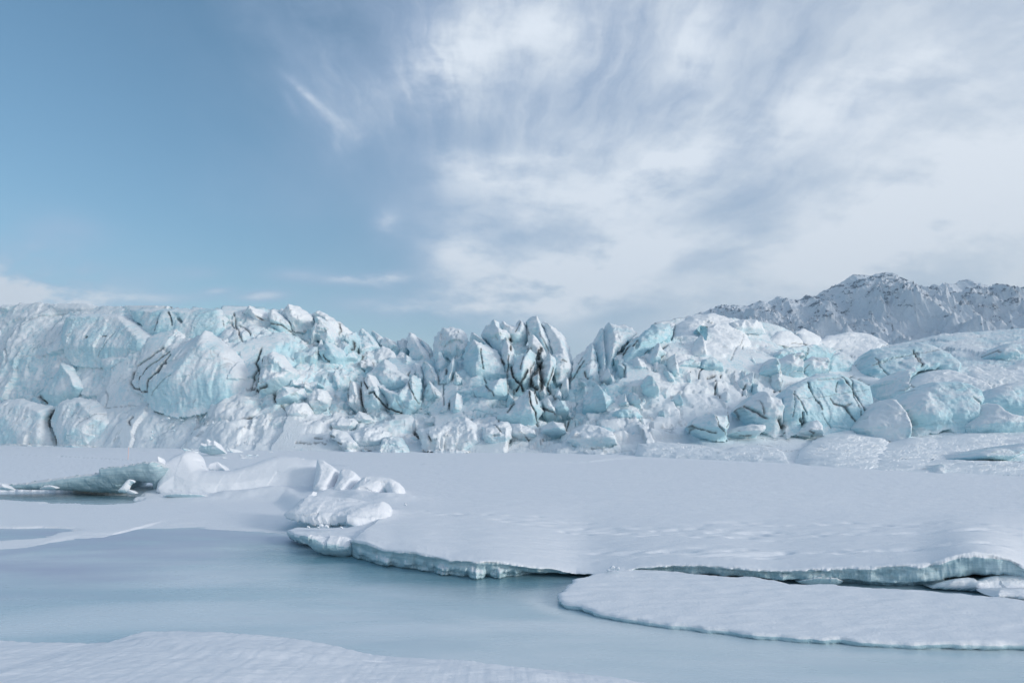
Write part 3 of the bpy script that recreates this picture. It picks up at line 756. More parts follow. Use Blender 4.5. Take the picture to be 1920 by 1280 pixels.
# ---- the separate bodies of ice: (name, label, category, region, outline, crest line, swell m, options)
SER, BLK, WALL, DOME = 'serac', 'ice_block', 'ice_wall', 'snow_dome'
BL = [
    # far left wall
    ('ice_cap', None, 'A', [(330, 120), (430, 108), (580, 107), (640, 110), (720, 137), (640, 165), (480, 172), (380, 150)], [(400, 135), (620, 130)], .8, dict(ice=.2, mode='round', fac=.1, off=.2)),
    (WALL, None, 'A', [(920, 150), (1100, 143), (1300, 143), (1450, 138), (1560, 150), (1610, 220), (1560, 300), (1460, 312), (1300, 335), (1160, 335), (1030, 290), (940, 220)], [(960, 170), (1100, 190), (1250, 180), (1400, 200), (1540, 180)], 1.6, dict(ice=.72, fac=.2, off=.3)),
    (WALL, None, 'A', [(430, 330), (470, 200), (640, 178), (860, 190), (930, 225), (1050, 310), (1130, 400), (1000, 470), (700, 500), (540, 480), (450, 420)], [(500, 220), (860, 220), (1000, 380)], 2.2, dict(ice=.6, fac=.22, off=.5)),
    (BLK, None, 'A', [(1120, 355), (1190, 310), (1265, 276), (1312, 330), (1290, 370), (1200, 380)], [(1262, 282), (1230, 350)], 1.2, dict(ice=.5, fac=.25, off=.9)),
    (BLK, None, 'A', [(700, 500), (900, 470), (1050, 450), (1185, 440), (1120, 510), (1030, 560), (1000, 600), (880, 592), (720, 550)], [(760, 520), (1080, 480)], .8, dict(ice=.62, fac=.15, off=.5)),
    (SER, 'broad buttress of pale blue ice outlined by a black looping crack, on the left wall', 'A', [(985, 690), (975, 650), (1060, 525), (1190, 443), (1360, 362), (1470, 296), (1545, 350), (1640, 430), (1780, 575), (1795, 690), (1740, 760), (1560, 785), (1430, 835), (1270, 855), (1120, 805), (1060, 750)], [(1475, 305), (1440, 450), (1300, 640), (1130, 740)], 3.4, dict(ice=.58, fac=.25, off=1.0, cell=2.0)),
    (SER, 'pointed pyramid of blue-grey ice low in the left wall, its left face shaded', 'A', [(295, 730), (340, 660), (395, 600), (450, 528), (515, 560), (560, 640), (592, 705), (540, 745), (440, 800), (395, 830), (340, 815)], [(452, 532), (540, 640), (560, 710)], 3.0, dict(ice=.55, fac=.12, off=1.6, p=1.0)),
    (BLK, 'lowest white slab of the left wall, split from its neighbour by a black fissure', 'A', [(-60, 840), (60, 785), (160, 780), (270, 815), (390, 828), (378, 880), (338, 940), (345, 985), (380, 1040), (402, 1112), (200, 1112), (-60, 1112)], [(40, 850), (220, 840), (330, 900), (300, 1050)], 2.2, dict(ice=.45, fac=.25, off=1.6, crk=True)),
    (BLK, 'broad snow-crusted block right of the black fissure at the foot of the left wall', 'A', [(392, 840), (450, 790), (560, 768), (680, 798), (770, 870), (790, 960), (700, 1030), (620, 1090), (540, 1112), (406, 1112), (385, 1020), (352, 935)], [(450, 830), (600, 820), (700, 930), (520, 1020)], 2.2, dict(ice=.45, fac=.3, off=1.5)),
    # central left: skyline
    (SER, 'small tilted peak on the skyline just left of the rounded ice dome', 'B', [(205, 170), (270, 130), (345, 152), (400, 190), (430, 255), (350, 232), (300, 225), (245, 195)], [(272, 135), (325, 222)], 1.4, dict(ice=.35, off=.8)),
    (SER, None, 'B', [(385, 190), (432, 153), (478, 184), (520, 225), (560, 292), (535, 302), (470, 285), (400, 255)], [(432, 160), (510, 285)], 1.4, dict(ice=.45, off=1.2)),
    (SER, 'tall rounded ice dome, highest lump of the skyline left of centre', 'B', [(480, 188), (500, 150), (525, 130), (590, 123), (640, 148), (692, 190), (700, 245), (650, 275), (590, 278), (535, 235)], [(555, 138), (590, 230), (640, 260)], 2.0, dict(ice=.35, off=.9)),
    (SER, None, 'B', [(688, 180), (745, 165), (765, 166), (830, 203), (900, 248), (960, 285), (1015, 302), (990, 340), (890, 345), (830, 330), (775, 250), (715, 215)], [(760, 170), (850, 250), (980, 310)], 1.8, dict(ice=.42, off=.6, fac=.5)),
    (SER, 'notched block with two turquoise hollows under a snowy crest, right of the dome', 'B', [(725, 216), (770, 208), (830, 250), (872, 310), (890, 385), (860, 408), (800, 385), (735, 345), (688, 362), (690, 285), (715, 270)], [(752, 215), (810, 300), (860, 390)], 1.9, dict(ice=.55, off=1.1)),
    (BLK, 'smooth shield-shaped face of pale turquoise ice with a pointed top', 'B', [(735, 450), (800, 374), (860, 400), (920, 440), (945, 480), (890, 520), (832, 534), (790, 495), (745, 470)], [(802, 380), (840, 450), (880, 510)], 1.8, dict(ice=.75, off=1.7, fac=.15)),
    (BLK, None, 'B', [(895, 370), (955, 330), (1010, 308), (1027, 340), (1020, 400), (985, 450), (935, 485), (900, 430)], [(960, 335), (985, 390), (940, 470)], 1.3, dict(ice=.72, off=1.0)),
    (BLK, None, 'B', [(890, 520), (945, 475), (1000, 445), (1022, 465), (1015, 510), (950, 520)], [(1000, 455), (930, 510)], 1.0, dict(ice=.7, off=1.8, fac=.2)),
    (SER, 'leaning tooth of ice with a hollow blue face and white rim on the skyline', 'B', [(1028, 320), (1050, 288), (1075, 300), (1120, 345), (1168, 402), (1160, 445), (1100, 465), (1030, 470), (1018, 400)], [(1054, 295), (1115, 370), (1150, 425), (1060, 455)], 1.7, dict(ice=.6, off=1.2, fac=.15, p=1.2)),
    (SER, None, 'B', [(1112, 318), (1130, 303), (1190, 343), (1225, 368), (1195, 402), (1160, 380)], [(1128, 308), (1200, 370)], 1.3, dict(ice=.5, off=.6)),
    (SER, None, 'B', [(1185, 352), (1230, 352), (1290, 380), (1325, 435), (1290, 458), (1230, 428), (1180, 395)], [(1215, 356), (1305, 435)], 1.4, dict(ice=.5, off=.8)),
    (BLK, None, 'B', [(1295, 372), (1365, 362), (1385, 440), (1350, 470), (1310, 440)], [(1340, 372), (1345, 450)], 1.0, dict(ice=.5, off=.2)),
    (SER, None, 'B', [(1415, 335), (1470, 358), (1520, 398), (1555, 450), (1560, 480), (1530, 495), (1480, 430)], [(1430, 342), (1540, 460)], 1.0, dict(ice=.45, off=.6)),
    (SER, 'steep leaning fin of ice with snowy right side, skyline left of the notch', 'B', [(1360, 365), (1378, 318), (1412, 320), (1460, 378), (1510, 438), (1538, 502), (1500, 528), (1440, 515), (1390, 475), (1372, 430)], [(1392, 324), (1430, 390), (1490, 500)], 1.9, dict(ice=.52, off=1.3, fac=.18)),
    (BLK, 'rounded snow-capped boulder of ice below the gap between the leaning teeth', 'B', [(1140, 470), (1160, 435), (1200, 413), (1250, 428), (1292, 480), (1280, 505), (1220, 510), (1150, 545), (1132, 515)], [(1200, 424), (1275, 488)], 1.5, dict(ice=.35, off=1.9, mode='round', fac=.2)),
    (BLK, None, 'B', [(1042, 482), (1090, 458), (1142, 458), (1140, 502), (1095, 520), (1050, 505)], [(1092, 464), (1122, 498)], 1.1, dict(ice=.4, off=1.9)),
    (BLK, None, 'B', [(1038, 520), (1080, 505), (1132, 522), (1130, 562), (1080, 585), (1040, 562)], [(1082, 512), (1105, 570)], 1.1, dict(ice=.35, off=2.2, mode='round')),
    (BLK, None, 'B', [(1290, 490), (1320, 453), (1356, 460), (1362, 502), (1325, 530), (1293, 520)], [(1322, 460), (1335, 515)], 1.1, dict(ice=.35, off=2.0, mode='round')),
    (BLK, None, 'B', [(1322, 530), (1362, 477), (1400, 488), (1410, 535), (1385, 590), (1348, 598), (1322, 565)], [(1372, 485), (1380, 580)], 1.3, dict(ice=.5, off=2.2)),
    (BLK, None, 'B', [(1256, 525), (1275, 508), (1322, 545), (1315, 565), (1280, 555)], [(1275, 515), (1310, 555)], .8, dict(ice=.4, off=2.5)),
    (SER, 'triangular blue block with a straight sloping snow ridge above the black diagonal crack', 'B', [(1080, 610), (1160, 540), (1218, 503), (1258, 522), (1325, 592), (1392, 625), (1385, 685), (1330, 728), (1250, 740), (1190, 700), (1140, 640)], [(1216, 510), (1245, 600), (1340, 640), (1350, 700)], 2.1, dict(ice=.62, off=2.2, fac=.2, cell=2)),
    (BLK, None, 'B', [(1400, 560), (1425, 525), (1470, 545), (1500, 640), (1470, 680), (1420, 620)], [(1430, 535), (1465, 660)], 1.2, dict(ice=.5, off=1.9)),
    (SER, None, 'B', [(1468, 540), (1500, 517), (1552, 560), (1592, 640), (1615, 695), (1575, 722), (1530, 705), (1498, 660)], [(1510, 528), (1560, 620), (1590, 700)], 1.6, dict(ice=.55, off=2.2)),
    (SER, None, 'B', [(1500, 695), (1530, 652), (1572, 700), (1645, 762), (1600, 795), (1520, 818), (1460, 820), (1475, 760)], [(1532, 662), (1570, 780)], 1.6, dict(ice=.58, off=2.8)),
    (SER, 'narrow upright fin between two dark cracks, left of the big round-topped block', 'B', [(1640, 645), (1665, 548), (1692, 506), (1720, 514), (1716, 575), (1690, 645), (1668, 708), (1645, 700)], [(1697, 514), (1690, 600), (1664, 700)], 1.7, dict(ice=.5, off=2.4)),
    (BLK, None, 'B', [(1675, 670), (1710, 588), (1765, 640), (1755, 690), (1690, 718)], [(1712, 598), (1725, 690)], 1.2, dict(ice=.5, off=2.6)),
    (BLK, None, 'B', [(1590, 630), (1630, 572), (1654, 573), (1642, 690), (1600, 700)], [(1642, 580), (1620, 690)], 1.2, dict(ice=.5, off=2.2)),
    (SER, 'bulging cliff of cracked blue ice under the triangular block, ending in a curved black crack', 'B', [(1130, 640), (1200, 690), (1250, 722), (1310, 740), (1395, 640), (1412, 612), (1462, 640), (1474, 705), (1468, 800), (1450, 835), (1440, 875), (1345, 912), (1240, 868), (1215, 775), (1150, 725)], [(1220, 730), (1330, 790), (1420, 640), (1430, 800), (1380, 885)], 2.2, dict(ice=.6, off=2.6, cell=2.0)),
    (BLK, None, 'B', [(1062, 650), (1100, 613), (1142, 620), (1182, 690), (1222, 770), (1232, 855), (1185, 885), (1100, 895), (1055, 800), (1042, 700)], [(1110, 622), (1160, 740), (1190, 870)], 1.7, dict(ice=.4, off=2.9)),
    (BLK, None, 'B', [(962, 680), (1000, 658), (1036, 682), (1050, 780), (1085, 880), (1010, 830), (955, 805)], [(1002, 668), (1030, 800)], 1.3, dict(ice=.38, off=2.6)),
    (BLK, None, 'B', [(1220, 770), (1255, 740), (1300, 770), (1345, 840), (1330, 880), (1260, 860)], [(1258, 750), (1300, 850)], 1.2, dict(ice=.55, off=3.6)),
    (BLK, 'standing pillar of blue ice between two vertical cracks, under the round-topped block', 'B', [(1665, 790), (1700, 760), (1722, 742), (1755, 758), (1762, 830), (1775, 890), (1720, 912), (1668, 915)], [(1722, 750), (1705, 905)], 1.6, dict(ice=.55, off=3.0, fac=.15)),
    (BLK, None, 'B', [(1560, 905), (1620, 840), (1680, 790), (1665, 910), (1600, 920)], [(1670, 810), (1610, 910)], 1.2, dict(ice=.5, off=2.7)),
    (SER, 'slumped slab with a dirty black underside at the foot of the smooth left ice slope', 'B', [(255, 745), (300, 670), (345, 560), (350, 490), (400, 468), (442, 453), (500, 480), (560, 558), (610, 612), (560, 655), (480, 692), (400, 732), (330, 755)], [(442, 460), (480, 560), (570, 620), (420, 700)], 2.4, dict(ice=.45, off=1.7, cell=2)),
    (BLK, None, 'B', [(440, 790), (465, 740), (500, 700), (545, 698), (640, 712), (655, 770), (600, 795), (520, 805), (472, 845)], [(520, 710), (570, 765), (490, 810)], 1.5, dict(ice=.45, off=2.4)),
    (BLK, None, 'B', [(535, 705), (560, 652), (622, 648), (642, 700), (590, 720)], [(580, 660), (595, 710)], 1.1, dict(ice=.65, off=2.2)),
    (BLK, None, 'B', [(640, 695), (662, 658), (690, 700), (682, 745), (650, 735)], [(664, 668), (668, 735)], 1.1, dict(ice=.45, off=2.4)),
    (BLK, None, 'B', [(728, 695), (760, 668), (782, 700), (745, 715)], [(758, 675), (760, 708)], .9, dict(ice=.75, off=2.3)),
    (BLK, None, 'B', [(670, 770), (735, 712), (800, 720), (835, 780), (800, 838), (720, 850), (680, 815)], [(745, 725), (790, 800)], 1.3, dict(ice=.2, off=2.2, mode='round')),
    (BLK, None, 'B', [(500, 850), (580, 810), (660, 810), (700, 880), (640, 930), (540, 930)], [(600, 830), (620, 910)], 1.1, dict(ice=.25, off=2.0, mode='round', fac=.4)),
    (BLK, None, 'B', [(820, 960), (880, 925), (1000, 915), (1030, 960), (960, 1010), (860, 1000)], [(880, 935), (980, 980)], 1.1, dict(ice=.35, off=2.2, mode='round')),
    (BLK, None, 'B', [(985, 915), (1040, 870), (1092, 890), (1145, 935), (1100, 965), (1015, 960)], [(1042, 878), (1090, 950)], 1.3, dict(ice=.3, off=2.5)),
    (BLK, None, 'B', [(960, 1030), (1080, 985), (1180, 975), (1240, 1020), (1200, 1080), (1080, 1100), (1000, 1080)], [(1080, 1000), (1190, 1040)], 1.2, dict(ice=.2, off=2.4, mode='round')),
    (BLK, 'low rounded ice block with a dark green hollow beneath it at the glacier foot', 'B', [(805, 1030), (850, 995), (905, 1000), (960, 1028), (1030, 1085), (980, 1115), (900, 1085), (845, 1062)], [(862, 1003), (960, 1060), (990, 1100)], 1.4, dict(ice=.25, off=2.2, mode='round', fac=.15)),
    (BLK, 'squat pale turquoise boulder of crumbly ice at the lake edge left of centre', 'B', [(1160, 1112), (1198, 1060), (1270, 1043), (1330, 1058), (1390, 1112), (1350, 1145), (1250, 1140), (1175, 1138)], [(1265, 1055), (1300, 1120)], 1.5, dict(ice=.6, off=2.4, mode='round', fac=.5)),
    (BLK, None, 'B', [(1485, 935), (1540, 903), (1592, 905), (1614, 940), (1560, 975), (1500, 978)], [(1545, 912), (1570, 960)], 1.2, dict(ice=.35, off=2.8, mode='round', fac=.2)),
    (BLK, None, 'B', [(1420, 1000), (1500, 985), (1640, 960), (1780, 910), (1850, 960), (1890, 1060), (1780, 1110), (1600, 1110), (1480, 1085)], [(1560, 1000), (1780, 940), (1820, 1050)], 1.8, dict(ice=.3, off=2.4, mode='round', fac=.4)),
    # centre
    (SER, 'jagged serac with split top on the skyline, left of the big round-topped block', 'C', [(120, 450), (128, 350), (185, 287), (250, 279), (312, 286), (368, 340), (375, 405), (330, 478), (280, 490), (220, 445), (180, 480), (140, 480)], [(192, 292), (255, 370), (320, 460)], 2.0, dict(ice=.5, off=1.0)),
    (BLK, None, 'C', [(130, 470), (180, 455), (215, 520), (190, 600), (140, 590)], [(165, 465), (170, 590)], 1.1, dict(ice=.5, off=1.6)),
    (SER, None, 'C', [(376, 365), (400, 313), (442, 335), (495, 390), (560, 440), (610, 510), (590, 520), (470, 400), (405, 375)], [(405, 322), (480, 390), (590, 500)], 1.4, dict(ice=.45, off=.9)),
    (SER, 'big round-topped block of smooth blue ice with a vertical crack, left of the centre peak', 'C', [(330, 490), (345, 420), (372, 380), (412, 370), (472, 390), (555, 430), (602, 490), (638, 575), (610, 612), (530, 606), (440, 628), (370, 606), (338, 550)], [(408, 378), (440, 470), (430, 600)], 2.4, dict(ice=.66, off=1.7, fac=.16, cell=2)),
    (SER, 'left shoulder of the centre peak, a curved snowy wedge with fluted blue shade', 'C', [(448, 335), (500, 268), (540, 233), (578, 238), (595, 290), (645, 300), (665, 345), (640, 440), (612, 490), (560, 425), (500, 372)], [(548, 240), (580, 330), (612, 460)], 2.0, dict(ice=.5, off=1.0)),
    (SER, None, 'C', [(592, 262), (615, 236), (650, 260), (700, 265), (732, 223), (782, 258), (802, 332), (742, 360), (680, 372), (650, 340)], [(732, 230), (745, 290), (720, 350)], 1.6, dict(ice=.48, off=.9)),
    (SER, 'highest point of the centre peak, a blunt tower with a clean blue left face', 'C', [(776, 243), (800, 208), (826, 199), (862, 214), (892, 262), (935, 335), (975, 425), (962, 480), (918, 455), (868, 385), (832, 340), (792, 338)], [(845, 206), (862, 300), (880, 380)], 2.4, dict(ice=.62, off=1.4, fac=.12)),
    (SER, 'long smooth right flank of the centre peak falling steeply to the notch', 'C', [(885, 235), (905, 235), (960, 268), (1032, 325), (1082, 400), (1107, 492), (1105, 565), (1060, 568), (1000, 525), (968, 440), (928, 345)], [(925, 270), (1010, 400), (1060, 540)], 1.8, dict(ice=.42, off=.7, fac=.14)),
    (BLK, None, 'C', [(785, 340), (835, 335), (880, 385), (920, 450), (950, 500), (900, 520), (850, 470), (800, 430)], [(820, 350), (890, 470)], 1.3, dict(ice=.3, off=1.8, mode='round')),
    (SER, None, 'C', [(598, 440), (620, 362), (660, 380), (695, 440), (690, 520), (662, 580), (625, 570), (603, 505)], [(630, 370), (650, 460), (658, 565)], 1.5, dict(ice=.52, off=1.9)),
    (SER, 'shattered blue ice blade below the centre peak, crossed by an X of cracks', 'C', [(655, 590), (720, 500), (800, 428), (852, 470), (840, 560), (812, 640), (805, 705), (730, 730), (680, 690), (650, 645)], [(802, 438), (760, 540), (735, 710)], 2.2, dict(ice=.66, off=2.2, fac=.2)),
    (SER, None, 'C', [(812, 650), (838, 590), (868, 560), (892, 640), (905, 725), (850, 740), (818, 705)], [(862, 572), (850, 720)], 1.2, dict(ice=.4, off=2.2, p=1.2)),
    (SER, 'pale pillar beside the large black dirty hollow in the centre of the glacier', 'C', [(888, 545), (930, 468), (982, 488), (990, 560), (955, 640), (925, 712), (892, 725), (880, 640)], [(938, 478), (945, 580), (908, 705)], 1.8, dict(ice=.55, off=2.0, fac=.2)),
    (BLK, None, 'C', [(960, 475), (1030, 428), (1082, 480), (1105, 565), (1065, 615), (1000, 622), (965, 560)], [(1030, 440), (1050, 590)], 1.6, dict(ice=.4, off=1.5, fac=.6, cell=.9)),
    (SER, None, 'C', [(405, 725), (480, 680), (560, 648), (642, 638), (658, 740), (655, 805), (560, 795), (500, 806), (430, 755)], [(600, 650), (560, 720), (530, 790)], 2.0, dict(ice=.66, off=2.4, fac=.18, cell=2)),
    (SER, 'front pyramid of blue ice split by thin black cracks, below the X of cracks', 'C', [(552, 905), (640, 848), (720, 780), (790, 722), (832, 730), (872, 800), (905, 872), (862, 905), (852, 955), (780, 975), (680, 945), (605, 945)], [(792, 730), (800, 830), (815, 945)], 2.6, dict(ice=.6, off=3.2, fac=.22)),
    (BLK, None, 'C', [(870, 800), (920, 775), (985, 850), (1000, 900), (940, 920), (890, 880)], [(918, 785), (960, 900)], 1.3, dict(ice=.45, off=3.0)),
    (BLK, None, 'C', [(960, 850), (1000, 798), (1052, 793), (1085, 862), (1062, 915), (1000, 895)], [(1010, 803), (1040, 890)], 1.4, dict(ice=.62, off=3.2)),
    (BLK, None, 'C', [(977, 765), (1000, 718), (1026, 740), (1028, 788), (990, 798)], [(1002, 726), (1005, 785)], .9, dict(ice=.4, off=2.9, mode='round')),
    (SER, 'small spike of white ice at the bottom of the notch right of the centre peak', 'C', [(1022, 705), (1038, 660), (1056, 628), (1078, 662), (1078, 725), (1040, 748)], [(1056, 635), (1055, 735)], 1.2, dict(ice=.3, off=2.5)),
    (BLK, None, 'C', [(540, 960), (640, 930), (700, 1000), (650, 1070), (560, 1090), (470, 1070), (460, 980)], [(590, 960), (600, 1060)], 1.4, dict(ice=.4, off=2.8, mode='round', fac=.4)),
    (BLK, None, 'C', [(655, 960), (740, 955), (840, 1000), (860, 1050), (760, 1065), (670, 1030)], [(720, 975), (800, 1040)], 1.3, dict(ice=.35, off=2.9, mode='round', fac=.35)),
    (BLK, None, 'C', [(870, 985), (960, 940), (1050, 960), (1070, 1030), (960, 1045), (890, 1030)], [(960, 955), (1000, 1020)], 1.4, dict(ice=.5, off=2.9, fac=.4)),
    (BLK, 'rounded snowy hummock at the lake edge right of centre, below the blue-faced pyramid', 'C', [(1065, 1060), (1100, 1000), (1180, 960), (1280, 970), (1380, 1010), (1430, 1080), (1300, 1095), (1160, 1100)], [(1180, 975), (1300, 1040)], 1.6, dict(ice=.3, off=2.6, mode='round', fac=.25)),
    # right of the notch
    (SER, 'slanting broken ridge forming the right side of the notch', 'C', [(1085, 670), (1110, 560), (1110, 495), (1160, 460), (1242, 383), (1272, 450), (1292, 560), (1292, 625), (1232, 690), (1180, 665), (1130, 698)], [(1238, 390), (1215, 540), (1195, 660)], 1.9, dict(ice=.6, off=1.2)),
    (SER, None, 'C', [(1240, 388), (1300, 288), (1322, 300), (1328, 400), (1350, 545), (1322, 606), (1292, 606), (1284, 500)], [(1306, 298), (1312, 450), (1312, 595)], 1.8, dict(ice=.55, off=1.3, fac=.12)),
    (SER, 'tall flat-topped serac with a frosty textured face, right of the notch', 'C', [(1302, 305), (1350, 250), (1440, 262), (1520, 273), (1558, 320), (1500, 372), (1422, 452), (1372, 545), (1340, 590), (1328, 450)], [(1352, 258), (1385, 380), (1350, 570)], 2.2, dict(ice=.55, off=1.0, fac=.14)),
    (WALL, 'scooped wall of turquoise ice slanting up to the right-hand snow dome', 'C', [(1395, 570), (1420, 510), (1500, 395), (1600, 318), (1680, 253), (1762, 248), (1800, 258), (1795, 335), (1700, 410), (1560, 490), (1480, 570), (1430, 580)], [(1620, 320), (1520, 450), (1440, 560)], 2.2, dict(ice=.9, off=.6, fac=.25)),
    (WALL, None, 'H', [(640, 430), (660, 290), (760, 230), (880, 225), (905, 290), (850, 430), (760, 445)], [(700, 270), (690, 420)], 1.2, dict(ice=1.0, off=1.0, fac=.3)),
    (SER, None, 'H', [(560, 640), (640, 520), (715, 405), (770, 470), (830, 520), (740, 620), (660, 690)], [(715, 415), (690, 560), (640, 670)], 1.6, dict(ice=.55, off=1.8, fac=.45, cell=1)),
    (SER, None, 'H', [(400, 690), (420, 600), (470, 580), (560, 600), (600, 700), (540, 760), (440, 760)], [(450, 592), (500, 740)], 1.3, dict(ice=.3, off=1.8, fac=.5, cell=.9)),
    (SER, None, 'H', [(860, 640), (880, 560), (910, 540), (945, 620), (1000, 760), (930, 800), (880, 760)], [(900, 550), (915, 780)], 1.3, dict(ice=.3, off=1.9, fac=.5, cell=.9)),
    (SER, None, 'H', [(60, 830), (120, 700), (150, 790), (210, 870), (140, 900)], [(124, 712), (145, 890)], 1.3, dict(ice=.35, off=2.2)),
    (SER, None, 'H', [(560, 830), (600, 790), (660, 880), (760, 1010), (640, 1050), (560, 980), (530, 900)], [(600, 800), (650, 900), (720, 1000)], 1.7, dict(ice=.55, off=2.2, p=1.1)),
    (SER, None, 'H', [(370, 1060), (400, 980), (470, 1060), (520, 1160), (470, 1180), (400, 1140)], [(405, 990), (460, 1080), (500, 1165)], 1.3, dict(ice=.65, off=2.6, p=1.3)),
    (SER, None, 'H', [(220, 1190), (280, 1050), (310, 1020), (390, 1140), (360, 1200)], [(308, 1030), (310, 1180)], 1.3, dict(ice=.45, off=2.5)),
    (SER, 'sharp snow-backed pyramid with a square turquoise face, low right of the notch', 'C', [(1172, 860), (1185, 790), (1222, 735), (1268, 676), (1312, 720), (1390, 778), (1412, 805), (1335, 845), (1318, 888), (1260, 898), (1180, 880)], [(1268, 684), (1300, 760), (1325, 870)], 2.2, dict(ice=.72, off=2.6, fac=.14)),
    (BLK, None, 'C', [(1365, 925), (1400, 870), (1480, 850), (1560, 870), (1600, 905), (1520, 945), (1420, 940)], [(1440, 870), (1520, 900)], 1.1, dict(ice=.8, off=2.2, mode='round', fac=.3)),
    (DOME, 'largest snow dome on the right skyline, scooped with turquoise hollows', 'D', [(300, 420), (325, 262), (430, 197), (500, 194), (590, 184), (720, 214), (765, 270), (825, 330), (865, 400), (720, 450), (560, 490), (400, 520), (320, 490)], [(560, 195), (480, 300), (700, 330), (600, 430)], 2.6, dict(ice=.25, mode='round', off=.5, fac=.2, cell=3, sp=1.7)),
    (BLK, None, 'D', [(440, 490), (445, 440), (500, 330), (540, 400), (555, 470), (500, 500)], [(500, 345), (520, 470)], 1.2, dict(ice=.3, off=1.6, fac=.15)),
    (BLK, None, 'D', [(470, 290), (500, 262), (552, 270), (555, 330), (530, 395), (510, 330)], [(520, 275), (530, 370)], -.9, dict(ice=1.0, off=3.0, fac=.2)),
    (WALL, None, 'D', [(695, 250), (780, 226), (868, 220), (935, 248), (960, 300), (830, 300), (745, 318), (720, 280)], [(720, 255), (760, 300), (800, 240), (840, 295), (880, 240)], 1.3, dict(ice=.3, off=1.0, fac=.2)),
    (DOME, None, 'D', [(985, 372), (1042, 308), (1120, 303), (1192, 345), (1240, 388), (1100, 398)], [(1080, 312), (1150, 380)], 1.8, dict(ice=.05, mode='round', off=.8, fac=.05)),
    (DOME, None, 'D', [(1165, 315), (1212, 288), (1300, 320), (1358, 355), (1330, 388), (1240, 385)], [(1215, 295), (1290, 360)], 1.5, dict(ice=.05, mode='round', off=.6, fac=.08)),
    (DOME, 'smooth whaleback snow dome on the right in front of the mountain', 'D', [(1330, 385), (1400, 334), (1560, 317), (1690, 329), (1760, 358), (1840, 402), (1730, 440), (1680, 490), (1500, 440), (1400, 420)], [(1500, 328), (1640, 350), (1700, 430)], 3.0, dict(ice=.05, mode='round', off=.6, fac=.08, cell=3)),
    (WALL, None, 'D', [(985, 490), (1060, 440), (1140, 418), (1300, 398), (1400, 418), (1455, 450), (1400, 490), (1250, 490), (1130, 495)], [(1080, 440), (1200, 425), (1400, 440)], 1.6, dict(ice=.8, mode='slab', off=1.0, fac=.25)),
    (SER, None, 'D', [(900, 620), (930, 570), (980, 505), (1032, 500), (1062, 560), (1050, 620), (960, 635)], [(1000, 510), (1010, 610)], 1.5, dict(ice=.6, off=1.6)),
    (SER, None, 'D', [(1045, 610), (1060, 530), (1100, 480), (1160, 458), (1215, 490), (1225, 595), (1130, 615)], [(1110, 485), (1125, 550), (1180, 475), (1185, 590)], 1.6, dict(ice=.55, off=1.6)),
    (SER, None, 'D', [(1215, 610), (1228, 520), (1300, 478), (1395, 500), (1410, 585), (1335, 598), (1240, 620)], [(1250, 510), (1260, 600), (1370, 510), (1350, 590)], 1.4, dict(ice=.65, off=1.6)),
    (BLK, 'rounded disc of plain turquoise ice behind the cracked face', 'D', [(1400, 570), (1412, 485), (1480, 453), (1548, 480), (1575, 535), (1535, 570), (1460, 580)], [(1450, 480), (1540, 500)], 1.6, dict(ice=.75, mode='slab', off=1.8, fac=.15)),
    (BLK, None, 'D', [(495, 570), (518, 505), (592, 488), (652, 530), (670, 580), (580, 590)], [(530, 508), (620, 530)], 1.4, dict(ice=.75, mode='slab', off=1.4, fac=.2)),
    (BLK, None, 'D', [(330, 560), (360, 520), (430, 500), (505, 520), (500, 570), (400, 580)], [(370, 525), (480, 540)], 1.1, dict(ice=.6, mode='slab', off=1.2, fac=.3)),
    (DOME, 'dimpled snow slope behind and right of the great cracked ice face', 'D', [(1390, 600), (1480, 560), (1580, 543), (1680, 588), (1790, 640), (1825, 700), (1870, 765), (1780, 810), (1720, 840), (1700, 690), (1600, 650), (1500, 620)], [(1560, 555), (1700, 640), (1800, 740)], 2.0, dict(ice=.12, mode='round', off=1.8, fac=.14)),
    (SER, 'great cracked face of turquoise ice streaked with black veins, right of centre', 'D', [(1075, 830), (1090, 770), (1112, 715), (1182, 662), (1320, 608), (1400, 596), (1500, 612), (1600, 648), (1692, 690), (1718, 800), (1702, 900), (1665, 995), (1560, 970), (1470, 985), (1390, 1012), (1340, 970), (1290, 955), (1240, 990), (1150, 970), (1080, 1000)], [(1200, 700), (1400, 640), (1640, 720)], 2.6, dict(ice=.78, mode='slab', off=2.6, fac=.07, cell=3, sp=1.3)),
    (BLK, 'snow-capped turquoise block with a dark cave, touching the left of the great cracked face', 'D', [(800, 842), (858, 760), (920, 732), (1000, 765), (1080, 778), (1085, 880), (1080, 965), (1000, 990), (930, 940), (860, 890)], [(925, 742), (960, 840), (1040, 860)], 2.0, dict(ice=.58, off=2.2, fac=.2)),
    (BLK, 'wedge-shaped turquoise block low on the snow slope, split by two dark cracks', 'D', [(435, 965), (480, 908), (560, 888), (640, 898), (692, 898), (708, 962), (662, 1048), (590, 1042), (500, 1010)], [(565, 900), (590, 980), (640, 1030)], 1.7, dict(ice=.68, off=2.4, fac=.15)),
    (BLK, None, 'D', [(1240, 1000), (1262, 945), (1310, 932), (1352, 970), (1362, 1020), (1300, 1040), (1255, 1030)], [(1300, 942), (1320, 1020)], 1.2, dict(ice=.2, off=4.6, mode='round', fac=.2)),
    (BLK, None, 'D', [(720, 1030), (760, 980), (850, 960), (960, 960), (950, 1010), (860, 1040), (780, 1045)], [(800, 980), (900, 1000)], 1.1, dict(ice=.4, off=2.4, fac=.4)),
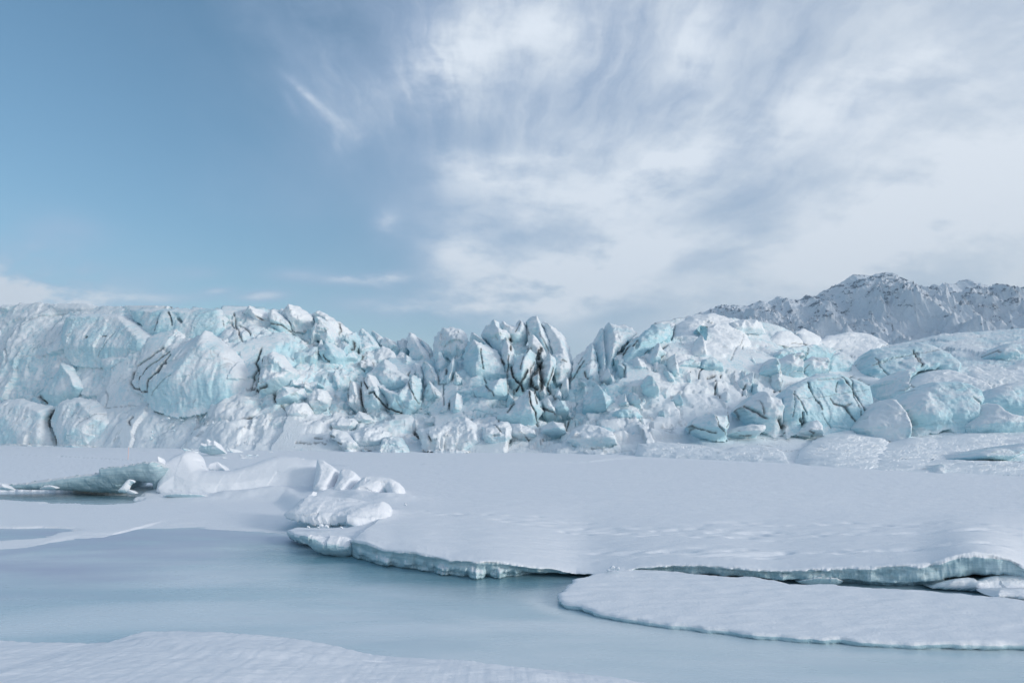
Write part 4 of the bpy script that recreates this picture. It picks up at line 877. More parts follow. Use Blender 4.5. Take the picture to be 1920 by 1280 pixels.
    (WALL, 'upper wall of turquoise ice with a black forked crack, below the mountain on the right', 'E', [(665, 665), (682, 562), (705, 552), (900, 548), (960, 518), (1042, 528), (1140, 578), (1225, 642), (1200, 680), (1080, 658), (960, 668), (850, 690), (770, 728), (700, 690)], [(720, 570), (900, 575), (1150, 620)], 1.9, dict(ice=.8, mode='slab', off=1.6, fac=.12, cell=3)),
    (BLK, None, 'E', [(770, 745), (850, 690), (945, 668), (960, 700), (885, 765), (872, 845), (850, 885), (800, 805)], [(860, 700), (860, 800)], 1.6, dict(ice=.65, off=2.2)),
    (DOME, 'long snow-backed ridge above the round blue dome at far right', 'E', [(900, 800), (940, 720), (1000, 643), (1090, 648), (1200, 700), (1350, 758), (1420, 792), (1345, 830), (1250, 790), (1130, 770), (1000, 790)], [(1000, 655), (1150, 720), (1350, 790)], 1.9, dict(ice=.3, off=2.4, mode='round', fac=.15)),
    (BLK, 'leaning slab of snow-pocked ice standing right beside the great cracked face', 'E', [(655, 1010), (690, 920), (720, 880), (762, 858), (832, 868), (882, 940), (920, 1022), (872, 1075), (830, 1095), (780, 1060), (700, 1050)], [(765, 868), (830, 960), (850, 1075)], 1.9, dict(ice=.42, off=3.2, fac=.18)),
    (BLK, 'largest round blue ice dome with bulging front, far right glacier foot', 'E', [(850, 890), (920, 810), (1020, 763), (1150, 753), (1262, 778), (1335, 840), (1342, 885), (1305, 930), (1292, 1000), (1230, 1060), (1100, 1000), (930, 1030), (900, 960)], [(1020, 790), (1200, 800), (1230, 960), (1000, 900)], 2.4, dict(ice=.66, off=3.0, mode='round', fac=.22, cell=2.4)),
    (BLK, 'domed blue block at the right frame edge above the pocked slab', 'E', [(1330, 870), (1400, 800), (1500, 768), (1600, 755), (1720, 790), (1760, 900), (1620, 950), (1480, 935), (1390, 905)], [(1440, 800), (1620, 800), (1600, 900)], 2.0, dict(ice=.62, off=2.8, mode='round', fac=.22)),
    (BLK, None, 'E', [(1272, 1040), (1320, 900), (1372, 878), (1450, 930), (1550, 960), (1700, 960), (1760, 1060), (1600, 1060), (1440, 1070)], [(1345, 895), (1450, 980), (1640, 1000)], 1.8, dict(ice=.45, off=3.6, fac=.22)),
    (WALL, None, 'E', [(1430, 580), (1480, 530), (1600, 512), (1760, 505), (1760, 590), (1600, 605), (1480, 605)], [(1500, 540), (1700, 540)], 1.4, dict(ice=.7, mode='slab', off=1.6, fac=.25)),
    (DOME, None, 'E', [(1200, 670), (1280, 658), (1350, 690), (1600, 680), (1760, 700), (1740, 770), (1500, 765), (1380, 770), (1260, 720)], [(1280, 670), (1600, 710)], 1.2, dict(ice=.1, off=1.8, mode='round', fac=.12)),
    (BLK, None, 'E', [(200, 820), (270, 750), (340, 720), (300, 800), (260, 850)], [(320, 740), (260, 830)], .9, dict(ice=.35, off=2.0)),
    # the snowy hummocks at the right foot
    ('snow_mound', 'low snow bench along the lake edge, right of centre', 'D', [(30, 1160), (60, 1100), (200, 1088), (420, 1100), (640, 1130), (900, 1105), (1080, 1140), (1150, 1195), (900, 1190), (500, 1175), (200, 1165)], [(120, 1110), (500, 1130), (1000, 1150)], 1.4, dict(ice=.12, off=3.2, mode='round', fac=.15)),
    ('snow_mound', 'rounded snow mound in front of the great cracked face', 'D', [(1120, 1215), (1220, 1130), (1330, 1060), (1420, 1000), (1550, 983), (1700, 1008), (1830, 1080), (1800, 1150), (1700, 1215), (1500, 1240), (1280, 1232)], [(1540, 995), (1480, 1080), (1640, 1100), (1450, 1180)], 2.4, dict(ice=.06, off=4.2, mode='round', fac=.12, cell=2.5)),
    ('snow_mound', 'peaked snow mound below the round blue dome, right foot of the glacier', 'E', [(860, 1095), (880, 1050), (930, 1010), (1020, 985), (1105, 980), (1180, 1020), (1225, 1055), (1180, 1100), (1040, 1120)], [(1090, 988), (1060, 1060), (1180, 1060)], 1.8, dict(ice=.06, off=4.6, mode='round', fac=.14, cell=2)),
    ('snow_mound', 'widest snow mound at the right frame edge, nearest the lake', 'E', [(520, 1240), (620, 1185), (690, 1145), (870, 1085), (1020, 1105), (1200, 1060), (1440, 1048), (1500, 1028), (1620, 1012), (1800, 1030), (1800, 1255), (1600, 1250), (1400, 1250), (1200, 1250), (1000, 1255), (760, 1255)], [(850, 1110), (1200, 1100), (1550, 1050)], 2.6, dict(ice=.05, off=5.6, mode='round', fac=.1, cell=2.5)),
    (BLK, 'dark-bottomed ice lump poking from the widest snow mound, far right', 'E', [(1290, 1205), (1330, 1170), (1420, 1150), (1500, 1160), (1600, 1120), (1640, 1170), (1560, 1185), (1400, 1210)], [(1360, 1170), (1580, 1150)], .7, dict(ice=.7, off=7.2, mode='round', fac=.3, cell=.8)),
    (BLK, 'small half-buried ice lump low on the widest snow mound', 'E', [(1030, 1232), (1060, 1205), (1110, 1200), (1130, 1222), (1080, 1236)], [(1060, 1212), (1110, 1215)], .6, dict(ice=.65, off=7.0, mode='round', fac=.3, cell=.8)),
]
for k, (nm, lab, rg, out, rdg, T, op) in enumerate(BL):
    op['off'] = op.get('off', .5) * (.45 if rg == 'A' else .5) + .2
    op['fine'] = .4 if rg == 'A' else .75 if rg in 'DE' else 1.0
    if op.get('ice', .5) < .4:
        op['ice'] = op['ice'] * .75
    o = block(nm, reg(rg, out), reg(rg, rdg), T * ((.55 if rg == 'A' else .62 if op.get('mode') else .82) if T > 0 else 1), seed=k + 1, lean=op.pop('lean', 1.0 if nm in ('snow_dome', 'snow_mound', 'ice_cap') else (.75 if rg == 'A' else .5 if rg in 'BCF' else .33)), parent=None if lab else GLACIER, **op)
    if lab:
        cat = {'serac': 'serac', 'ice_block': 'ice block', 'ice_wall': 'ice wall', 'snow_dome': 'snow dome', 'snow_mound': 'snow mound'}[nm]
        tag(o, lab, cat, {'serac': 'seracs of the glacier front', 'ice_block': 'broken blocks of the glacier front'}.get(nm))

# ---- thin broken fins of ice wedged between the big seracs
rf = np.random.RandomState(41)
FINS = [(B_, n_) for B_, n_ in (
    (reg('P', [(600, 640), (800, 690), (880, 680), (900, 800), (700, 790), (620, 720)]), 30),
    (reg('P', [(800, 670), (1060, 640), (1080, 790), (860, 800)]), 26),
    (reg('P', [(1080, 690), (1240, 640), (1330, 720), (1240, 800), (1090, 790)]), 26),
    (reg('P', [(1330, 690), (1480, 650), (1560, 680), (1460, 720), (1350, 760)]), 12))]
for poly, cnt in FINS:
    lo, hi = poly.min(0), poly.max(0)
    n = 0
    while n < cnt:
        q = rf.uniform(lo, hi)
        if not inside(q[None], poly)[0]:
            continue
        hgt = rf.uniform(16, 44)
        wid = hgt * rf.uniform(.35, .8)
        tilt = rf.uniform(-.45, .25)
        ang = np.sort(rf.uniform(0, 2 * math.pi, 8))
        rad = rf.uniform(.75, 1.1, 8)
        pl = np.c_[np.cos(ang) * rad * wid * .5, np.sin(ang) * rad * hgt * .5]
        pl[np.argmin(pl[:, 1]), 1] -= hgt * .14
        pl[:, 0] -= tilt * pl[:, 1]
        top, bot = pl[np.argmin(pl[:, 1])], pl[np.argmax(pl[:, 1])]
        rd = np.array([top * .82, (top + bot) * .5 + [rf.uniform(-.2, .2) * wid, 0], bot * .9])
        if dpoly(q[None], pl + q, True)[0] > wid or not inside(q[None], pl + q)[0]:
            continue
        block('ice_fin', pl + q, rd + q, wid * .06 * .45, off=rf.uniform(.35, .9), ice=rf.uniform(.4, .72), seed=300 + n + cnt * 7, fac=.3, cell=1.0, lean=.6, sp=1.7, parent=GLACIER, p=1.0)
        n += 1

# ---- loose chunks in the rubble at the foot and on the slopes of the icefall
def chunk_mesh(seed):
    import bmesh
    rs = np.random.RandomState(seed)
    bm = bmesh.new()
    bmesh.ops.create_icosphere(bm, subdivisions=4, radius=1)
    V = np.array([v.co[:] for v in bm.verts])
    nn = rs.normal(size=(13, 3))
    nn /= np.linalg.norm(nn, axis=1)[:, None]
    dd = rs.uniform(.45, .95, 13)
    r = np.min(np.where(V @ nn.T > .05, dd / np.maximum(V @ nn.T, .05), 9), axis=1)
    r = np.minimum(r, 1.15)
    V = V * r[:, None]
    V = V + V * (fbm(V * 2.2 + seed, 4) * .12)[:, None]
    V *= np.array([1, .8, .75])
    for v, c in zip(bm.verts, V):
        v.co = c
    me = bpy.data.meshes.new('ice_chunk')
    bm.to_mesh(me)
    bm.free()
    me.materials.append(M_GLAC)
    for key, val in (('ice', .42), ('dirt_shade', 0)):
        a = me.attributes.new(key, 'FLOAT', 'POINT')
        a.data.foreach_set('value', np.full(len(me.vertices), val, np.float32))
    me.polygons.foreach_set('use_smooth', np.full(len(me.polygons), True))
    return me


CHM = [chunk_mesh(50 + k) for k in range(9)]
rs = np.random.RandomState(21)
RUB = [  # polygon (photo px), count, size range px, label, group
    ('B', [(840, 540), (1040, 500), (1060, 640), (1000, 690), (880, 640)], 60, (2.0, 5), 'small loose ice chunk in the rubble chute left of the triangular block', 'chunks in the rubble chute'),
    ('A', [(1150, 880), (1560, 790), (1880, 760), (1880, 1000), (1500, 1060), (1000, 1080)], 50, (1.6, 4), 'small crusted ice chunk in the rubble slope under the left wall', 'chunks under the left wall'),
    ('B', [(420, 900), (700, 860), (980, 840), (1000, 980), (800, 1080), (480, 1080)], 45, (2.0, 5.5), 'small snow-dusted ice chunk on the apron left of centre', 'chunks on the central apron'),
    ('H', [(60, 880), (560, 650), (960, 820), (760, 1100), (300, 1150)], 60, (2.0, 5.5), 'small jagged ice chunk on the broken slope right of the notch', 'chunks right of the notch'),
    ('B', [(560, 1085), (1500, 1085), (1880, 1120), (1880, 1140), (560, 1130)], 95, (1.6, 6.5), 'small ice chunk lying along the lake edge at the glacier foot', 'chunks along the lake edge'),
]
for rg, poly, cnt, (s0, s1), lab, grp in RUB:
    poly = reg(rg, poly)
    lo, hi = poly.min(0), poly.max(0)
    n = 0
    while n < cnt:
        q = rs.uniform(lo, hi)
        if not inside(q[None], poly)[0]:
            continue
        size = s0 + (s1 - s0) * rs.rand() ** 2.2
        Yc = float(ybody(q[0], q[1])) - rs.uniform(.4, 1.2)
        c = P3(q[0], q[1], Yc)
        o = link('ice_chunk', CHM[rs.randint(9)])
        o.location = c
        o.scale = (size * Yc / F,) * 3
        o.rotation_euler = rs.uniform(0, 6.28, 3)
        tag(o, lab, 'ice chunk', grp)
        n += 1

# =================================================================== MOUNTAIN
def build_mountain():
    crest = np.array([(1180, 640), (1260, 606), (1322, 582), (1350, 571), (1400, 574), (1425, 563), (1438, 567), (1460, 554), (1478, 562), (1495, 563), (1512, 553), (1524, 556), (1560, 536), (1580, 528), (1600, 514), (1625, 516), (1645, 513), (1662, 510), (1684, 524), (1700, 532), (1714, 537), (1740, 539), (1751, 531), (1756, 536), (1770, 529), (1790, 532), (1800, 526), (1815, 524), (1840, 533), (1870, 537), (1920, 537), (1980, 530), (2060, 540), (2200, 520), (2400, 560), (2600, 640)], float)
    pxs = np.arange(1170, 2560, 1.15)
    Yc, Yf = 1900.0, 1050.0
    cy = I(pxs, crest[:, 0], crest[:, 1])
    rows = np.linspace(0, 1, 260)
    c = P3(pxs, cy, np.full_like(pxs, Yc))
    x0, z0 = c[:, 0], c[:, 2]
    X = np.repeat(x0[None], 260, 0)
    R = np.repeat(rows[:, None], len(pxs), 1)
    Yg = Yc + (Yf - Yc) * R
    Z = z0[None] * (1 - R) ** 1.15 - 12 * R
    p = np.stack([X, Yg, np.zeros_like(X)], -1).reshape(-1, 3)
    sp = np.stack([p[:, 0] * .9 + p[:, 1] * .45, p[:, 1] * .55, p[:, 2]], -1)
    w = np.stack([fbm(p * .004 + k * 7, 3) for k in range(3)], -1) * 45
    rg = ridged((sp + w) * .0052, 7, .56) - .9
    fine = ridged((p + w * .3) * np.array([.02, .03, 1]), 5, .6) - .9
    fl = R.ravel()
    env = np.clip(fl * 6, 0, 1) * np.clip((1 - fl) * 3, 0.1, 1) * np.clip(Z.ravel() / 120, .12, 1)
    dz = (rg * 62 * env) + fine * (1.5 + 7 * env)
    Zf = Z.ravel() + dz
    cap = (CAMZ + (np.repeat(z0[None], 260, 0) - CAMZ) * (Yg / Yc)).ravel() - 14 * np.clip(fl * 5, 0, 1) + fine * 4.5
    Zf = np.minimum(Zf, cap) - np.log1p(np.exp(-np.abs(Zf - cap) / 4)) * 4 * np.clip(fl * 12, 0, 1)
    # a nearer rounded spur in front of the peak (px 1560-1760)
    spur = np.exp(-((p[:, 0] - 520) / 120) ** 2 - ((p[:, 1] - 1260) / 200) ** 2)
    Zf = Zf + spur * 70
    rock = np.clip(.16 + rg * .16 + fine * .14 + .26 * np.clip(1 - fl * 2.1, -.6, 1) * sstep(60, 190, Zf) - .25 * (fl > .7)
                   - .16 * np.exp(-((p[:, 0] - 560) / 160) ** 2 - ((p[:, 1] - 1300) / 160) ** 2), 0, 1)
    V = np.c_[p[:, :2], Zf]
    bk = np.c_[x0, np.full_like(x0, Yc + 500), np.full_like(x0, -20)]
    V = np.vstack([bk, V])
    rock = np.concatenate([np.zeros(len(x0)), rock])
    return mesh_from('mountain', V, grid_faces(261, len(pxs))[:, ::-1], M_MTN, {'rock': rock})


tag(build_mountain(), 'rugged snow-covered rocky mountain range behind the glacier', None, kind='structure')

# =================================================================== LAKE ICE
FR1 = np.array([(-300, 1050), (0, 1038), (70, 1026), (150, 1018), (230, 1000), (330, 999), (430, 1003), (540, 1012)], float)
FR2 = np.array([(1010, 1128), (1030, 1142), (1075, 1155), (1150, 1168), (1300, 1182), (1500, 1199), (1700, 1210), (1920, 1221), (2200, 1236)], float)
EDGE = np.array([(540, 1022), (600, 1042), (720, 1066), (800, 1076), (870, 1087), (960, 1087), (1040, 1084), (1080, 1080)], float)


def build_lake():
    xs = np.concatenate([np.linspace(-2400, -40, 30), np.linspace(-38, -14, 40), np.linspace(-13.8, 9, 330), np.linspace(9.4, 40, 60), np.linspace(45, 2400, 30)])
    ys = np.concatenate([np.linspace(-60, 1, 12), np.linspace(1.4, 14, 190), np.linspace(14.1, 30, 110), np.linspace(31, 120, 40), np.linspace(140, 2400, 30)])
    X, Y = np.meshgrid(xs, ys)
    p = np.c_[X.ravel(), Y.ravel(), np.zeros(X.size)]
    w1 = PG(*FR1.T)[:, :2]
    w2 = PG(*FR2.T)[:, :2]
    we = PG(*EDGE.T)[:, :2]
    wob = fbm(p * np.array([.35, .9, 1]), 4)
    d1 = dpoly(p[:, :2], w1)
    d2 = dpoly(p[:, :2], w2)
    de = dpoly(p[:, :2], we)
    frost = np.exp(-(d1 / (.9 + .5 * wob)) ** 2) * .75
    rim = np.exp(-((d2 - .02) / (.16 + .08 * wob)) ** 2) * .8
    rim = np.maximum(rim, np.exp(-((p[:, 0] - 2.6) / 1.6) ** 2 - ((p[:, 1] - 8.3) / .9) ** 2) * .45 * (1 + wob))
    left = sstep(-3.5, -8, p[:, 0]) * sstep(8.5, 12.5, p[:, 1]) * (1 - sstep(17, 20, p[:, 1]))
    frost = np.maximum(frost, left * np.clip(.6 + .5 * wob, 0, 1))
    deep_reflection = np.exp(-(de / 1.15) ** 2) * .8 * (p[:, 1] < 19)  # the ledge's dark reflection painted into the lake colour, besides depth
    pool = np.exp(-((p[:, 0] + 17) / 9) ** 2 - ((p[:, 1] - 26.3) / 1.6) ** 2) * .75
    deep_reflection = np.clip(np.maximum(deep_reflection, pool) * (1 + .5 * wob), 0, .9)
    return mesh_from('frozen_lake', p, grid_faces(len(ys), len(xs)), M_LAKE, {'frost': np.clip(frost, 0, 1), 'deep_reflection': deep_reflection, 'rim': np.clip(rim, 0, 1)})


tag(build_lake(), 'smooth refrozen lake ice, grey-blue and glossy', None, kind='structure')

# =================================================================== SNOW FIELD ON THE LAKE
# px, lip py, base py on the lake, undercut m
LIP = np.array([
    (-420, 1096, 1098, 0), (-150, 1078, 1080, 0), (0, 1066, 1068, 0), (60, 1054, 1056, 0), (130, 1042, 1044, 0), (200, 1028, 1030, 0), (236, 1022, 1024, 0), (330, 1018, 1020, 0),
    (420, 1016, 1018, 0), (500, 1013, 1015, 0), (560, 1010, 1013, 0), (620, 1010, 1016, .05), (650, 1012, 1034, .1), (662, 1011, 1044, .1), (690, 1016, 1053, .12), (722, 1029, 1061, .1), (780, 1033, 1069, .08),
    (815, 1040, 1074, .08), (842, 1048, 1080, .05), (900, 1050, 1084, .08), (940, 1051, 1083, .1), (968, 1055, 1083, .15), (1010, 1061, 1083, .45), (1045, 1067, 1082, .6), (1080, 1074, 1081, .5), (1112, 1075, 1082, .3),
    (1150, 1068, 1082, .2), (1200, 1062, 1083, .2), (1260, 1058, 1084, .25), (1330, 1058, 1088, .45), (1380, 1061, 1092, .5), (1450, 1068, 1096, .5), (1500, 1066, 1098, .5), (1580, 1060, 1100, .4), (1650, 1059, 1104, .3),
    (1700, 1057, 1107, .35), (1745, 1054, 1108, .5), (1772, 1044, 1109, 1.0), (1800, 1037, 1109, 1.5), (1825, 1033, 1109, 1.8), (1860, 1036, 1109, 1.8), (1890, 1044, 1109, 1.6), (1920, 1057, 1110, 1.1), (1960, 1066, 1112, .6), (2100, 1078, 1120, .3), (2400, 1095, 1140, .2)], float)
POOL = np.array([(-300, 930), (-100, 922), (0, 920.5), (100, 921), (200, 926), (262, 931), (252, 935), (215, 936), (252, 938.5), (238, 943), (190, 945), (130, 944), (60, 939), (0, 936), (-100, 934), (-300, 938)], float)
FROSTP = np.array([(-200, 993), (0, 990), (70, 989.5), (120, 992), (134, 995), (100, 1000), (60, 1007), (0, 1012), (-200, 1022)], float)


def ridge_Y(x):     # depth of the pressure ridge at lateral position x
    return I(x, [-40, -19, -12, -8, -5, -3.6], [28.5, 27.3, 26.8, 24.5, 18.5, 14.5])


FOOT = [((790, 962), (1120, 972), 16), ((930, 974), (1500, 998), 30), ((1060, 985), (1500, 1012), 20), ((1180, 992), (1920, 1010), 34), ((1300, 978), (1920, 992), 30), ((1250, 1024), (1920, 1046), 30), ((1130, 1018), (1450, 1040), 16), ((1600, 1002), (1920, 1008), 16)]


def field_z(x, y):
    p = np.c_[x, y, np.zeros(len(x))]
    base = .30 + fbm(p * np.array([.05, .03, 1]), 3) * .06 + .05 * sstep(30, 70, y)
    low = .055 + fbm(p * np.array([.12, .2, 1]) + 5, 3) * .02
    left = sstep(-2.5, -4.2, x)
    near = 1 - sstep(-1.3, .4, y - ridge_Y(x))
    z = base + (low - base) * left * near
    rl_ = np.vstack([PG(np.array([300., 380, 470, 560, 600]), np.array([927., 931, 933, 930, 925]), .1), PG(np.array([640., 690, 735]), np.array([938., 946, 950]), .1)])[:, :2]
    dr_ = dpoly(p[:, :2], rl_)
    z = z + .18 * np.exp(-(dr_ / .8) ** 2) * (1 + .5 * fbm(p * .9 + 2, 3))
    r2_ = PG(np.array([575., 620, 690, 725]), np.array([962., 980, 985, 972]), .2)[:, :2]
    z = z + .16 * np.exp(-(dpoly(p[:, :2], r2_) / .45) ** 2) * (1 + .5 * fbm(p * 1.5 + 2, 3))
    rip = fbm(p * np.array([1.4, 4.5, 1]), 4) * .011 + fbm(p * np.array([.5, 1.6, 1]) + 9, 3) * .014
    z = z + rip * (1 - .5 * left * near)
    sh = PG(*FR1.T)[:, :2]
    jj = np.where((x < -3.2) & (y < 24))[0]
    if len(jj):
        ysh = I(x[jj], sh[:, 0], sh[:, 1])
        rag = fbm(np.c_[x[jj] * .55, y[jj] * 1.5, np.zeros(len(jj))], 6, .62) * .36
        dd = (y[jj] - ysh) + rag * sstep(-3.6, -5.5, x[jj])
        z[jj] = np.minimum(z[jj], -.05 + (z[jj] + .05) * sstep(-.6, 2.4, dd))
    return z


def build_field():
    pxs = np.concatenate([np.arange(-420, 0, 5), np.arange(0, 1925, 1.5), np.arange(1925, 2400, 5)])
    lp, bp, uc = (I(pxs, LIP[:, 0], LIP[:, k]) for k in (1, 2, 3))
    k3 = np.c_[pxs * .05, np.zeros(len(pxs)), np.zeros(len(pxs))]
    wob = fbm(k3, 5)
    wob2 = fbm(k3 * 2.3 + 40, 5)
    sharp = sstep(590, 660, pxs)
    lp0 = np.where(sharp < .02, bp - .5, lp)
    lp = lp0 + (fbm(k3 * .3 + 40, 4, .45) * 2.0) * sharp
    base = PG(pxs, bp)
    Yb = base[:, 1]
    lip = P3(pxs, lp, Yb - .10 * sharp - .02)
    zl = lip[:, 2]
    zs = P3(pxs, lp0, Yb - .10 * sharp - .02)[:, 2]
    zl = np.where(sharp < .02, -.05, zl)
    zs = np.where(sharp < .02, -.05, zs)
    zs = np.convolve(np.pad(zs, 20, mode='edge'), np.ones(41) / 41, 'valid')
    d = lip[:, :2] / np.linalg.norm(lip[:, :2], axis=1)[:, None]
    L0 = np.linalg.norm(lip[:, :2], axis=1)
    rows = []
    
    def row(back, z):
        return np.c_[lip[:, :2] + d * (back[:, None] if np.ndim(back) else back), z]
    # under the water line, up the broken face, out to the lip
    rows.append(row(uc + .35, np.full(len(pxs), -.12)))
    rows.append(row(uc + .18 + .06 * wob, np.full(len(pxs), -.01)))
    foot = np.clip(.30 - uc * .3 + .18 * wob, .05, .5)
    for f, b in ((.06, .95), (.13, .9), (.20, .72), (.26, .42), (.33, .18), (.44, .08), (.58, .04), (.72, .02), (.83, .01), (.885, .0), (.93, .0), (.965, .02), (.985, .05)):
        bk = .10 * sharp + uc * b + sharp * .06 * perlin(np.c_[pxs * .05, np.full(len(pxs), f * 7), np.full(len(pxs), 2.)]) * (f < .8)
        bk = bk - sharp * np.clip(.10 + .30 * fbm(k3 * .55 + 11, 3) + .05 * wob2, 0, .35) * float(sstep(.62, .34, np.array(f))) * (1 - sstep(.07, .2, uc))
        bk = np.where(np.array(f) > .8, b * .6 + .01 * wob2, bk) * np.clip(sharp + .2, 0, 1)
        rows.append(row(bk, zl * f))
    nface = len(rows)
    for k in range(nface - 3):
        q = rows[k]
        nn = fbm(q * np.array([3.2, 3.2, 7]), 5, .6) * .075 + ridged(q * np.array([1.6, 1.6, 3.5]), 3) * .05 - .04
        rows[k] = q - np.c_[d * (nn * sharp)[:, None], np.zeros(len(q))]
    ts = np.concatenate([[.11, .2, .3, .42, .56], np.geomspace(.7, 118, 330)])
    lf = sstep(0, 1, ts)
    for t in ts:
        xy = lip[:, :2] + d * t
        zf = field_z(xy[:, 0], xy[:, 1])
        a = sstep(-2, 12, np.full(len(pxs), t))
        a = a * sharp + (1 - sharp) * sstep(0, .8, np.full(len(pxs), t))
        zb = zl + (zs - zl) * sstep(0, .45, np.full(len(pxs), t))
        hf = fbm(np.c_[xy * np.array([1.4, 4.5]), np.zeros(len(pxs))], 4) * .011 * (1 - a) * sharp
        z = zb + (zf - zb) * a + hf
        rows.append(np.c_[xy, z])
    V = np.array(rows)
    nr, nc = V.shape[:2]
    v = V.reshape(-1, 3)
    top = np.arange(nr * nc) >= nface * nc
    # open ice left of the ridge, frosty puddle, crack lines, animal tracks
    pw, fw = PG(*POOL.T, .02)[:, :2], PG(*FROSTP.T, .02)[:, :2]
    wv = fbm(np.c_[v[:, 0] * .8, v[:, 1] * 2.2, np.zeros(len(v))], 4)
    for poly, dep in ((pw, .45), (fw, .2)):
        m = top & (v[:, 0] < poly[:, 0].max() + 1) & (np.abs(v[:, 1] - poly[:, 1].mean()) < 6)
        ii = np.where(m)[0]
        dd = dpoly(v[ii, :2], poly, True) * np.where(inside(v[ii, :2], poly), 1, -1) + wv[ii] * .3
        v[ii, 2] = np.where(dd > -.35, np.minimum(v[ii, 2], .07 + (v[ii, 2] - .07) * 1) - dep * sstep(-.3, .25, dd), v[ii, 2])
    for a, b, wd, dp in (((-60, 850.5), (110, 855), .2, .14), ((110, 855), (250, 862), .2, .14), ((-60, 838.5), (190, 840.5), .25, .15), ((260, 846), (430, 846), .25, .14), ((520, 862), (640, 872), .3, .1)):
        l = PG(np.array([a[0], b[0]]), np.array([a[1], b[1]]), .33)[:, :2]
        ii = np.where(top & (v[:, 1] > 26))[0]
        dd = dpoly(v[ii, :2], l) + wv[ii] * .1
        v[ii, 2] -= dp * (1 - sstep(wd * .5, wd * 1.6, dd))
    l = PG(np.array([800, 870, 1000, 1100, 1140, 1180.]), np.array([869, 869, 867.5, 865, 861, 858.5]), .33)[:, :2]
    ii = np.where(top & (v[:, 1] > 30))[0]
    v[ii, 2] += .07 * (1 - sstep(.12, .5, dpoly(v[ii, :2], l)))
    rs2 = np.random.RandomState(8)
    near = np.where(top & (v[:, 1] < 30) & (v[:, 0] > -6))[0]
    vn = v[near]
    for (ax, ay), (bx, by), n in FOOT:
        for k in range(n):
            t = (k + rs2.uniform(-.4, .4)) / n
            c = PG(ax + (bx - ax) * t, ay + (by - ay) * t + rs2.normal() * 2.2, .32)[:2]
            mm = np.where((np.abs(vn[:, 0] - c[0]) < .9) & (np.abs(vn[:, 1] - c[1]) < .6))[0]
            e = ((vn[mm, 0] - c[0]) / rs2.uniform(.10, .26)) ** 2 + ((vn[mm, 1] - c[1]) / rs2.uniform(.06, .12)) ** 2
            vn[mm, 2] -= rs2.uniform(.018, .06) * np.exp(-e)
    v[near] = vn
    ice = np.where(top, 0.0, 1.0) * np.tile(sharp, nr)
    rowi = np.repeat(np.arange(nr), nc)
    ice = np.where((rowi >= nface - 4) & (rowi < nface), .25 * ice, ice)
    dirt_shade = np.where(rowi < 5, np.tile(sstep(.25, .7, uc), nr) * .4, 0)  # shade painted into the lowest rows, stronger where the undercut is deeper
    return mesh_from('snow_field', v, grid_faces(nr, nc), M_LEDGE, {'ice': ice, 'dirt_shade': dirt_shade})


tag(build_field(), 'flat wind-rippled snow field on the frozen lake, ending in a broken ledge', None, kind='structure')


# =================================================================== NEAR THINGS
def const(Y0, Y1=None, y0=0, y1=1):
    """depth by picture row: Y0 at row y0, Y1 at row y1"""
    if Y1 is None:
        return lambda px, py: np.full(len(np.atleast_1d(px)), float(Y0))
    return lambda px, py: Y0 + (Y1 - Y0) * (py - y0) / (y1 - y0)


def slab(name, outline, zfun, thick, seed=0, sp=.05, jit=.02, ice_edge=1.0, rip=.008, dome=None, foot=None):
    """a plate of ice with a snowy top: outline in world metres (N,2), zfun(x,y) = height of its top"""
    o = densify(np.asarray(outline, float), sp)
    nx, pv = np.roll(o, -1, 0), np.roll(o, 1, 0)
    t = nx - pv
    t /= np.linalg.norm(t, axis=1)[:, None] + 1e-9
    o = o + np.stack([t[:, 1], -t[:, 0]], -1) * (fbm(np.c_[o * 2.2, np.full(len(o), seed)], 5) * jit)[:, None]
    pts, tri = fill_poly(o, sp * 1.35, seed=seed)
    be = boundary_edges(tri)
    isb = np.zeros(len(pts), bool)
    isb[be.ravel()] = True
    do = dpoly(pts, o, True)
    do[isb] = 0
    p3 = np.c_[pts, np.zeros(len(pts))]
    z = zfun(pts[:, 0], pts[:, 1]) + fbm(p3 * np.array([2.2, 6, 1]) + seed, 4) * rip * 1.3 - .012 * (1 - sstep(0, .04, do))
    top = np.c_[pts, z]
    bidx = np.unique(be)
    nV = len(pts)
    rings, faces, isice = [top], [tri], [np.zeros(nV)]
    mp_prev = np.arange(nV)
    off = nV
    prev = {i: i for i in bidx}
    cen = pts.mean(0)
    # rim rings going down
    for k, (fz, inset) in enumerate(((.28, -.012), (.6, .0), (1.0, .05))):
        q = top[bidx].copy()
        dirv = cen - q[:, :2]
        dirv /= np.linalg.norm(dirv, axis=1)[:, None]
        nn = perlin(np.c_[q[:, :2] * 7, np.full(len(q), seed + k * 3.)])
        q[:, :2] += dirv * (inset + .03 * nn)[:, None]
        q[:, 2] -= thick * fz
        cur = {b: off + j for j, b in enumerate(bidx)}
        faces.append(np.array([(prev[a], cur[a], cur[b]) for a, b in be]))
        faces.append(np.array([(prev[a], cur[b], prev[b]) for a, b in be]))
        rings.append(q)
        isice.append(np.full(len(q), ice_edge))
        off += len(q)
        prev = cur
    # underside
    inner = np.where(~isb)[0]
    mp = np.arange(nV)
    for b in bidx:
        mp[b] = prev[b]
    mp[inner] = off + np.arange(len(inner))
    und = top[inner].copy()
    und[:, 2] -= thick
    rings.append(und)
    isice.append(np.full(len(und), ice_edge))
    faces.append(mp[tri][:, ::-1])
    V = np.vstack(rings)
    return mesh_from(name, V, np.vstack(faces), M_LEDGE, {'ice': np.concatenate(isice), 'dirt_shade': np.zeros(len(V))})


def along_ledge(out):
    return lambda px, py: PG(px, I(px, EDGE[:, 0], EDGE[:, 1] - 3.5))[:, 1] - out


